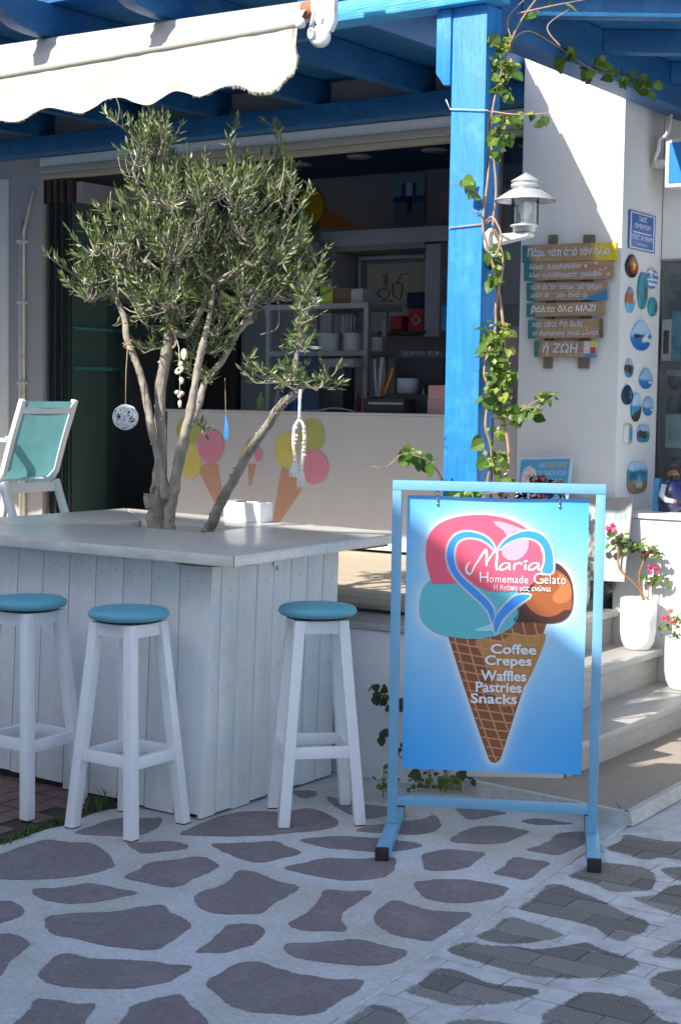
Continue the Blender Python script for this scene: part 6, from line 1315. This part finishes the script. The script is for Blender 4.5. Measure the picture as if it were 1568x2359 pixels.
for u, v, n_ in ((1240, 1098, 34), (1270, 1110, 30), (1212, 1122, 16), (1255, 1128, 24), (1290, 1130, 10), (1200, 1132, 10), (1225, 1140, 18), (1160, 1134, 6)):
    c = ond(u, v + 6, AD + random.uniform(-.05, .05))
    for k in range(n_):
        th = k * 2.4; r = .012 + .0016 * k * .6; p = c + V3((math.cos(th) * r, math.sin(th) * r * .8, random.uniform(-.02, .02))); put_leaf(WL, p, random.uniform(.022, .034), ae, V3((math.cos(th) * .6, math.sin(th) * .6 - .3, .8)).normalized(), .3)
MB().tube([V3((-3.62, 6.75, .80)), ond(1240, 1140, AD)], .012, 7).build('stem', M['vstem'], ae)
MB().lathe((-3.62, 6.75, .682), [(0, 0), (.08, 0), (.11, .16), (.10, .16), (0, .14)], 24).build('planter', M['cer'], ae)
# figurine and slim blue box on the shelf
YF = 7.42
fg = empty('figurine', tuple(V3((ony(1545, 1170, YF).x, YF, 1.0125)))); tag(fg, 'painted wooden figurine of a bearded man in a navy waistcoat, on the shelf', 'figurine')
skin = mat('figurine_skin', (.34, .14, .07), .4); hair = mat('figurine_hair', (.02, .014, .012), .5); nav = mat('figurine_navy', (.008, .012, .07), .3, coat=.5); wht = mat('figurine_white', (.62, .66, .70), .4)
fx = ony(1550, 1140, YF).x; px = abs(ony(1560, 1140, YF).x - ony(1540, 1140, YF).x) / 20
def fz(v): return ony(1550, v, YF).z
MB().lathe((fx, YF, 0), [(0, 1.0125), (px * 22, 1.0125), (px * 33, fz(1160)), (px * 33, fz(1140)), (px * 27, fz(1122)), (px * 15, fz(1108)), (px * 9, fz(1102)), (0, fz(1100))], 28).build('body', nav, fg)
hc = V3((fx, YF, fz(1090))); MB().ball(hc, px * 14, 16, (.95, .95, 1.2)).build('head', skin, fg)
MB().ball(hc + V3((0, .006, px * 5)), px * 15, 16, (1, 1, 1.05)).build('hair', hair, fg)
bb_ = MB().ball(hc + V3((px * 3, -px * 6, -px * 8)), px * 10.5, 14, (1.0, .9, 1.0)); bb_.build('beard', hair, fg)
f_ = MB().ball(hc + V3((px * 3, -px * 8, px * 1)), px * 10, 14, (.9, .8, .9)); f_.build('face', skin, fg)
MB().ball(hc + V3((px * 5, -px * 16.5, -px * 0)), px * 2, 8, (1, 1, 1.8)).build('nose', skin, fg)
for s_ in (-1, 1): MB().ball(hc + V3((px * (5 + s_ * 4), -px * 15.5, px * 3)), px * 1.3, 8).build('eye', hair, fg)
MB().tube([V3((fx - px * 12, YF - px * 22, fz(1116))), V3((fx - px * 14, YF - px * 30, fz(1140))), V3((fx - px * 2, YF - px * 34, fz(1150))), V3((fx + px * 14, YF - px * 30, fz(1152)))], [px * 7, px * 7.5, px * 6, px * 5], 10).build('arm', wht, fg)
MB().ball(V3((fx + px * 17, YF - px * 30, fz(1152))), px * 4.5, 8).build('hand', skin, fg)
sb_ = vbox(1503, 1102, 1517, 1172, 7.40, .03); sb_.build('tmp', M['bluep']); bpy.data.objects.remove(bpy.data.objects['tmp'])
xa, xb = ony(1503, 1140, 7.4).x, ony(1517, 1140, 7.4).x
tag(MB().box((xa, 7.4, 1.0125), (xb, 7.44, ony(1510, 1102, 7.4).z)).build('blue_box', M['bluep'], bevel=.002), 'slim upright blue box on the shelf beside the figurine', 'box')
# blue sign box hung at the top right
hs = empty('sign_box', tuple(ony(1560, 430, 7.72))); tag(hs, 'blue faced sign box in a grey frame at the top right picture edge', 'sign')
Yh = 7.50
u0x, u1x = ony(1532, 370, Yh).x, ony(1532, 370, Yh).x + .62; zt_, zb_ = ony(1545, 318, Yh).z, ony(1545, 430, Yh).z
MB().box((u0x, Yh, zb_), (u1x, Yh + .10, zt_)).build('frame', M['wmetal'], hs, bevel=.004)
MB().box((u0x + .02, Yh - .004, zb_ + .02), (u1x - .02, Yh - .0005, zt_ - .02)).build('face_panel', mat('sign_blue', (.02, .20, .62), .35, 0, 4), hs)
MB().box((-3.205, Yh + .02, ony(1500, 384, Yh).z), (u0x - .001, Yh + .07, ony(1500, 366, Yh).z)).build('bracket', M['wmetal'], hs, bevel=.003)
rp_ = MB().tube([V3(p) for p in smooth_poly([tuple(ony(*p)) for p in ((1545, 262, 7.5), (1541, 290, 7.48), (1534, 310, 7.48), (1520, 320, 7.5), (1516, 345, 7.48), (1508, 365, 7.5), (1514, 380, 7.5))], 4, closed=False)], .009, 7, jit=.2)
tag(rp_.build('rope', M['rope']), 'knotted white rope hanging from the side beam by the sign box', 'rope')
# ------------------------------------------------------------------ inside the cafe
YR = 8.0; ck = lambda x, z: None
def ZX(u, v, y): p = ony(u, v, y); return p.x, p.z
rk = empty('kitchen_rack', tuple(ony(790, 940, YR))); tag(rk, 'stainless steel kitchen rack with plates inside the serving window', 'rack')
zfl = 1.479
def rbox(u0, v0, u1, v1, y, dep, nm, m, par, bev=0.0): return vbox(u0, v0, u1, v1, y, dep).build(nm, m, par, bevel=bev)
for u0, u1, v1 in ((836, 846, 946), (612, 620, 946)): rbox(u0, 700, u1, v1, YR, .03, 'post', M['unit'], rk)
for u0, u1, v1 in ((879, 888, 900),): rbox(u0, 702, u1, v1, YR + .38, .03, 'post', M['unit'], rk)
rbox(612, 699, 846, 711, YR - .002, .40, 'shelf', M['unit'], rk); rbox(612, 808, 846, 819, YR - .002, .40, 'shelf', M['unit'], rk)
zsh = ony(760, 808, YR).z + .001; zs2 = ony(760, 699, YR).z + .001
PLATE = None
for k, (u, n_, lab, r, yy_) in enumerate(((757, 13, 'left stack of white plates on the steel rack', .072, .10), (812, 13, 'right stack of white plates on the steel rack, by the post', .066, .10), (700, 12, 'stack of white plates behind the pane of glass on the rack', .072, .12), (865, 11, 'stack of plates at the back of the rack, right of its front post', .05, .30))):
    c = ony(u, 800, YR + yy_); t = empty('plate_stack', (c.x, c.y, zsh)); tag(t, lab, 'plates', 'stacks of white plates on the rack')
    for i in range(n_): MB().lathe((c.x + random.uniform(-.002, .002), c.y, zsh + i * .0085), [(0, 0), (r * .6, 0), (r, .006), (r, .0078), (r * .6, .002), (0, .002)], 20).build('plate', M['ceramic'], t)
for gi, (u, y_) in enumerate(((790, .1), (775, .2), (808, .18), (795, .3))):
    c = ony(u, 750, YR + y_); tag(MB().lathe((c.x, c.y, zsh + .112), [(.028, .0), (.032, .12)], 16, cap=False).build('drinking_glass', M['clear']), ['front glass on the plate stacks', 'leftmost glass on the plate stacks', 'rightmost glass on the plate stacks', 'rearmost glass on the plate stacks'][gi], 'glass', 'glasses on the rack')
tag(vbox(737, 660, 765, 698.5, YR + .02, .12).build('tea_box', M['lime']), 'lime green tea box on top of the steel rack', 'box')
tag(vbox(768, 662, 806, 698.5, YR + .03, .12).build('tea_box', M['brownp']), 'brown and white box beside the lime green one on the rack', 'box')
tag(vbox(808, 664, 835, 698.5, YR + .03, .12).build('tea_box', M['iwhite']), 'white box at the right end of the rack top', 'box')
un = empty('wall_unit', tuple(ony(880, 780, 8.9))); tag(un, 'white arched wall unit inside the cafe with shelf and line drawing of cups', 'cabinet')
YU = 8.9
for q in ((738, 526, 1030, 561), (738, 561, 764, 780), (978, 561, 1013, 775)): rbox(*q, YU, .35, 'unit_panel', M['iwhite'], un, .003)
rbox(1013, 540, 1200, 700, YU + .1, .3, 'unit_panel', M['iwall'], un)
rbox(764, 561, 978, 575, YU + .02, .3, 'unit_soffit', M['iwall'], un); rbox(764, 561, 978, 765, YU + .33, .02, 'unit_back', M['grey'], un)
rbox(870, 762, 978, 768, YU - .02, .33, 'unit_shelf', M['dark'], un)
dr = rbox(845, 605, 980, 700, YU + .25, .01, 'drawing_panel', mat('cream_panel', (.30, .28, .25), .7), un)
fr_ = MB(); 
for a0, b0_ in (((827, 595), (980, 590)), ((830, 595), (830, 700))):
    p, q = ony(*a0, YU + .24), ony(*b0_, YU + .24); fr_.bar(p, q, .02, .03, up=(0, 1, 0))
fr_.build('panel_frame', M['iwhite'], un)
mb = MB()
for pts in ([(872, 668), (874, 680), (885, 690), (895, 680), (898, 668), (885, 664), (872, 668)], [(868, 692), (905, 692)], [(884, 660), (886, 645), (883, 632)], [(890, 660), (892, 645), (890, 630)], [(903, 655), (906, 680), (918, 692), (924, 680), (927, 655), (915, 650), (903, 655)], [(915, 650), (924, 632), (938, 628)], [(870, 670), (866, 678), (874, 684)]):
    mb.tube([ony(*p, YU + .245) for p in pts], .003, 4)
mb.build('line_drawing', M['dark'], un)
tag(vbox(897, 726, 926, 761.5, YU + .02, .1).build('jar', M['red'], bevel=.01), 'round dark pink jar on the unit shelf', 'jar')
tag(vbox(941, 710, 974, 761.5, YU + .02, .1).build('coffee_tin', M['red']), 'red coffee tin with a white ring on the unit shelf', 'tin')
c = ony(958, 736, YU + .019); MB().lathe(c, [(.022, 0), (.03, 0), (.03, .001), (.022, .001)], 20, axis=(0, -1, 0), cap=False).build('ring_mark', M['iwhite'], bpy.data.objects['coffee_tin'])
tag(vbox(936, 672, 975, 709.5, YU + .05, .1).build('folded_cloth', M['navy'], bevel=.01), 'folded navy cloth on the red tin', 'cloth')
# wall art
y_ = 9.725
wa = empty('wall_mural', tuple(ony(740, 525, y_))); tag(wa, 'large painted ice cream cone lying on its side on the back wall', 'mural')
def wart(poly, m, lay, nm): 
    p = [ony(a, b_, y_) for a, b_ in poly]; mb = MB(); mb.add([(q.x, y_ - .004 * lay, q.z) for q in p], [tuple(range(len(p)))]); return mb.build(nm, m, wa)
wart([(730, 470), (760, 485), (828, 524), (735, 524), (700, 540)], mat('mural_orange', (.45, .14, .03), .6), 1, 'cone'); wart(ell(705, 515, 35, 28), mat('mural_dark_green', (.07, .16, .04), .6), 2, 'scoop'); wart(ell(680, 450, 40, 36), mat('mural_wine', (.22, .03, .04), .6), 3, 'scoop'); wart(ell(718, 475, 30, 42), mat('mural_gold', (.55, .40, .02), .6), 4, 'scoop')
def pcol(s, t):
    if t > .55: return np.array((.18, .32, .40)) if not (.25 < s < .75 and t < .82) else (np.array((.55, .56, .6)) if .4 < s < .62 else np.array((.01, .06, .3)))
    if abs(s - .52) < .07 and t > .2: return np.array((.02, .02, .03))
    return np.array((.02, .05, .22)) if t > .42 else np.array((.14, .17, .24))
a, b_, c_ = ony(906, 514, y_ - .02), ony(978, 510, y_ - .02), ony(906, 402, y_ - .02)
tag(plate('photo_print', a, b_, c_, .006, 24, 30, pcol, M['print']), 'tall seaside photo print on the cafe back wall', 'picture')
tag(vbox(1012, 440, 1036, 500, y_ - .02, .01).build('picture_card', M['pink']), 'pale picture with a pink corner beside the blue post, on the back wall', 'picture')
# counter equipment
def eq(u0, v0, u1, y, dep, nm, m, lab, cat, v1=None, bev=.003):
    x0, x1 = ony(u0, v0, y).x, ony(u1, v0, y).x; zb = 1.479 if v1 is None else ony((u0 + u1) / 2, v1, y).z
    o = MB().box((x0, y, zb), (x1, y + dep, ony((u0 + u1) / 2, v0, y).z)).build(nm, M[m] if isinstance(m, str) else m, bevel=bev); tag(o, lab, cat); return o
eq(910, 824, 1022, 7.86, .12, 'espresso_machine', 'dark', 'black espresso machine on the counter, with glasses on top', 'coffee machine')
for i, u in enumerate((926, 945, 964, 985, 1003)): c = ony(u, 815, 7.9); tag(MB().lathe((c.x, 7.92, ony(u, 823, 7.86).z + .001), [(.018, 0), (.025, .015), (.024, .04)], 14, cap=False).build('glass_cup', M['clear']), ['leftmost glass cup on the espresso machine','second glass cup from the left on the espresso machine','middle glass cup of the row on the espresso machine','second glass cup from the right on the espresso machine','rightmost glass cup on the espresso machine, by the post'][i], 'cup', 'glass cups on the machine')
cy = ony(934, 890, 7.68); tag(MB().lathe((cy.x, 7.70, ony(934, 906, 7.66).z), [(0, 0), (.062, 0), (.062, .085), (.058, .088), (0, .088)], 28).build('white_canister', M['iwhite']), 'wide white canister on the black tray', 'canister')
eq(884, 906.5, 990, 7.62, .16, 'black_tray', 'dark', 'black box base under the white canister', 'machine')
g_ = eq(836, 917, 931, 7.50, .11, 'sandwich_grill', 'dark', 'black sandwich grill with a silver handle on the counter edge', 'grill')
vbox(848, 926, 926, 931, 7.494, .005).build('handle', M['unit'], g_)
eq(792, 846, 809, 7.75, .04, 'monitor_stand', 'dark', 'black upright stand behind the counter left of the rack post', 'stand')
eq(740, 826, 813, 7.80, .1, 'ticket_printer', 'grey', 'grey ticket printer slot under the rack shelf', 'printer', 845)
eq(735, 868, 790, 7.62, .12, 'till', 'dark', 'black till on the counter behind the olive branch', 'till')
for i, (u0, v0) in enumerate(((989, 919), (990, 887))):
    z1_ = ony(1005, v0, 7.52).z; z0_ = 1.479 if i == 0 else ony(1005, 919, 7.52).z + .001
    x0_, x1_ = ony(u0, 920, 7.52).x, ony(u0, 920, 7.52).x + .15; tag(MB().box((x0_, 7.50, z0_), (x1_, 7.60, z1_)).build('pink_box', M['pink']), ['pink card box, lower of two beside the blue post', 'pink card box, upper of two beside the blue post'][i], 'box')
ut = empty('utensil_pot', tuple(ony(875, 905, 7.75))); tag(ut, 'pot of kitchen utensils with wooden and plastic handles', 'utensils')
c = ony(875, 905, 7.75); MB().lathe((c.x, c.y, 1.48), [(0, 0), (.045, 0), (.05, .09)], 20).build('pot', M['dark'], ut)
for i, (u, v, m_, w_) in enumerate(((862, 826, 'iwhite', .008), (880, 822, 'iwhite', .012), (886, 858, 'orange', .010), (872, 850, 'unit', .005), (905, 846, 'orangep', .010), (856, 855, 'unit', .005))):
    MB().tube([V3((c.x + (i - 2.5) * .008, c.y, 1.52)), ony(u, v, 7.75)], w_, 6).build('utensil', M[m_], ut)
MB().box((ony(556, 800, 7.56).x, 7.56, 1.479), (ony(729, 800, 7.56).x, 7.568, ony(640, 700, 7.56).z)).build('tmp2', M['clear']); gp_ = bpy.data.objects['tmp2']; gp_.name = 'counter_screen'; ORG['counter_screen'] = ORG['tmp2']; tag(gp_, 'clear glass screen standing on the counter behind the olive trunks', 'glass screen')
cb_ = MB().tube([V3(p) for p in smooth_poly([(ony(u, 930, 7.5).x, 7.50, z) for u, z in ((700, 1.484), (730, 1.483), (760, 1.50), (790, 1.497), (815, 1.484))], 4, closed=False)], .004, 5)
tag(cb_.build('white_cable', M['iwhite']), 'white power cable lying on the counter edge', 'cable')
for i in range(6):
    v0 = 752 + i * 28; o = vbox(1160, v0, 1196, v0 + 27, 7.62, .1).build('pink_carton', M['pink']); tag(o, ['topmost', 'second from top', 'third from top', 'third from bottom', 'second from bottom', 'lowest'][i] + ' pink carton in the stack behind the vine', 'carton', 'pink cartons stacked left of the pillar')
tag(MB().box((ony(1160, 930, 7.62).x, 7.6, .682), (ony(1197, 930, 7.62).x, 7.75, ony(1178, 922, 7.62).z - .001)).build('side_cabinet', M['iwall']), 'pale cabinet under the stack of pink cartons', 'cabinet')

for u, v, w_, m_, y_, lab, nm, cat in ((660, 905, 8, 'dark', 7.9, 'dark bottle behind the glass screen, left of the rack', 'bottle', 'bottle'), (680, 895, 7, 'bluep', 7.95, 'blue bottle behind the glass screen', 'bottle', 'bottle'), (640, 900, 9, 'iwhite', 7.9, 'white squeeze bottle behind the glass screen', 'bottle', 'bottle'),
    (975, 895, 8, 'steel', 7.72, 'steel milk jug beside the white canister', 'milk_jug', 'jug'), (826, 905, 6, 'red', 7.85, 'red bottle left of the rack post', 'bottle', 'bottle'), (600, 905, 10, 'lime', 7.9, 'yellow green syrup bottle behind the right trunks', 'bottle', 'bottle'), (770, 905, 7, 'iwhite', 7.95, 'white bottle behind the black till', 'bottle', 'bottle')):
    c = ony(u, v, y_); h = (945 - v) * 9.2 / 3600 * 1.1; r_ = w_ * 9.2 / 3600
    tag(MB().lathe((c.x, y_, 1.4795), [(0, 0), (r_, 0), (r_, h * .62), (r_ * .4, h * .78), (r_ * .38, h), (0, h)], 14).build(nm, M[m_]), lab, cat)
for i, (u0, v0, u1, v1, m_, lab) in enumerate(((640, 600, 700, 640, 'red', 'dark red carton on the shelf behind the olive crown'), (560, 640, 610, 690, 'iwhite', 'white carton beside the rack behind the trunks'), (1016, 702, 1034, 760, 'bluep', 'blue packet right of the wall unit beside the post'))):
    tag(vbox(u0, v0, u1, v1, 8.6, .1).build('carton', M[m_]), lab, 'carton')
b_ = vbox(590, 560, 734, 640, 8.75, .2).build('wall_cabinet', M['iwall']); tag(b_, 'grey wall cabinet left of the arched unit', 'cabinet')
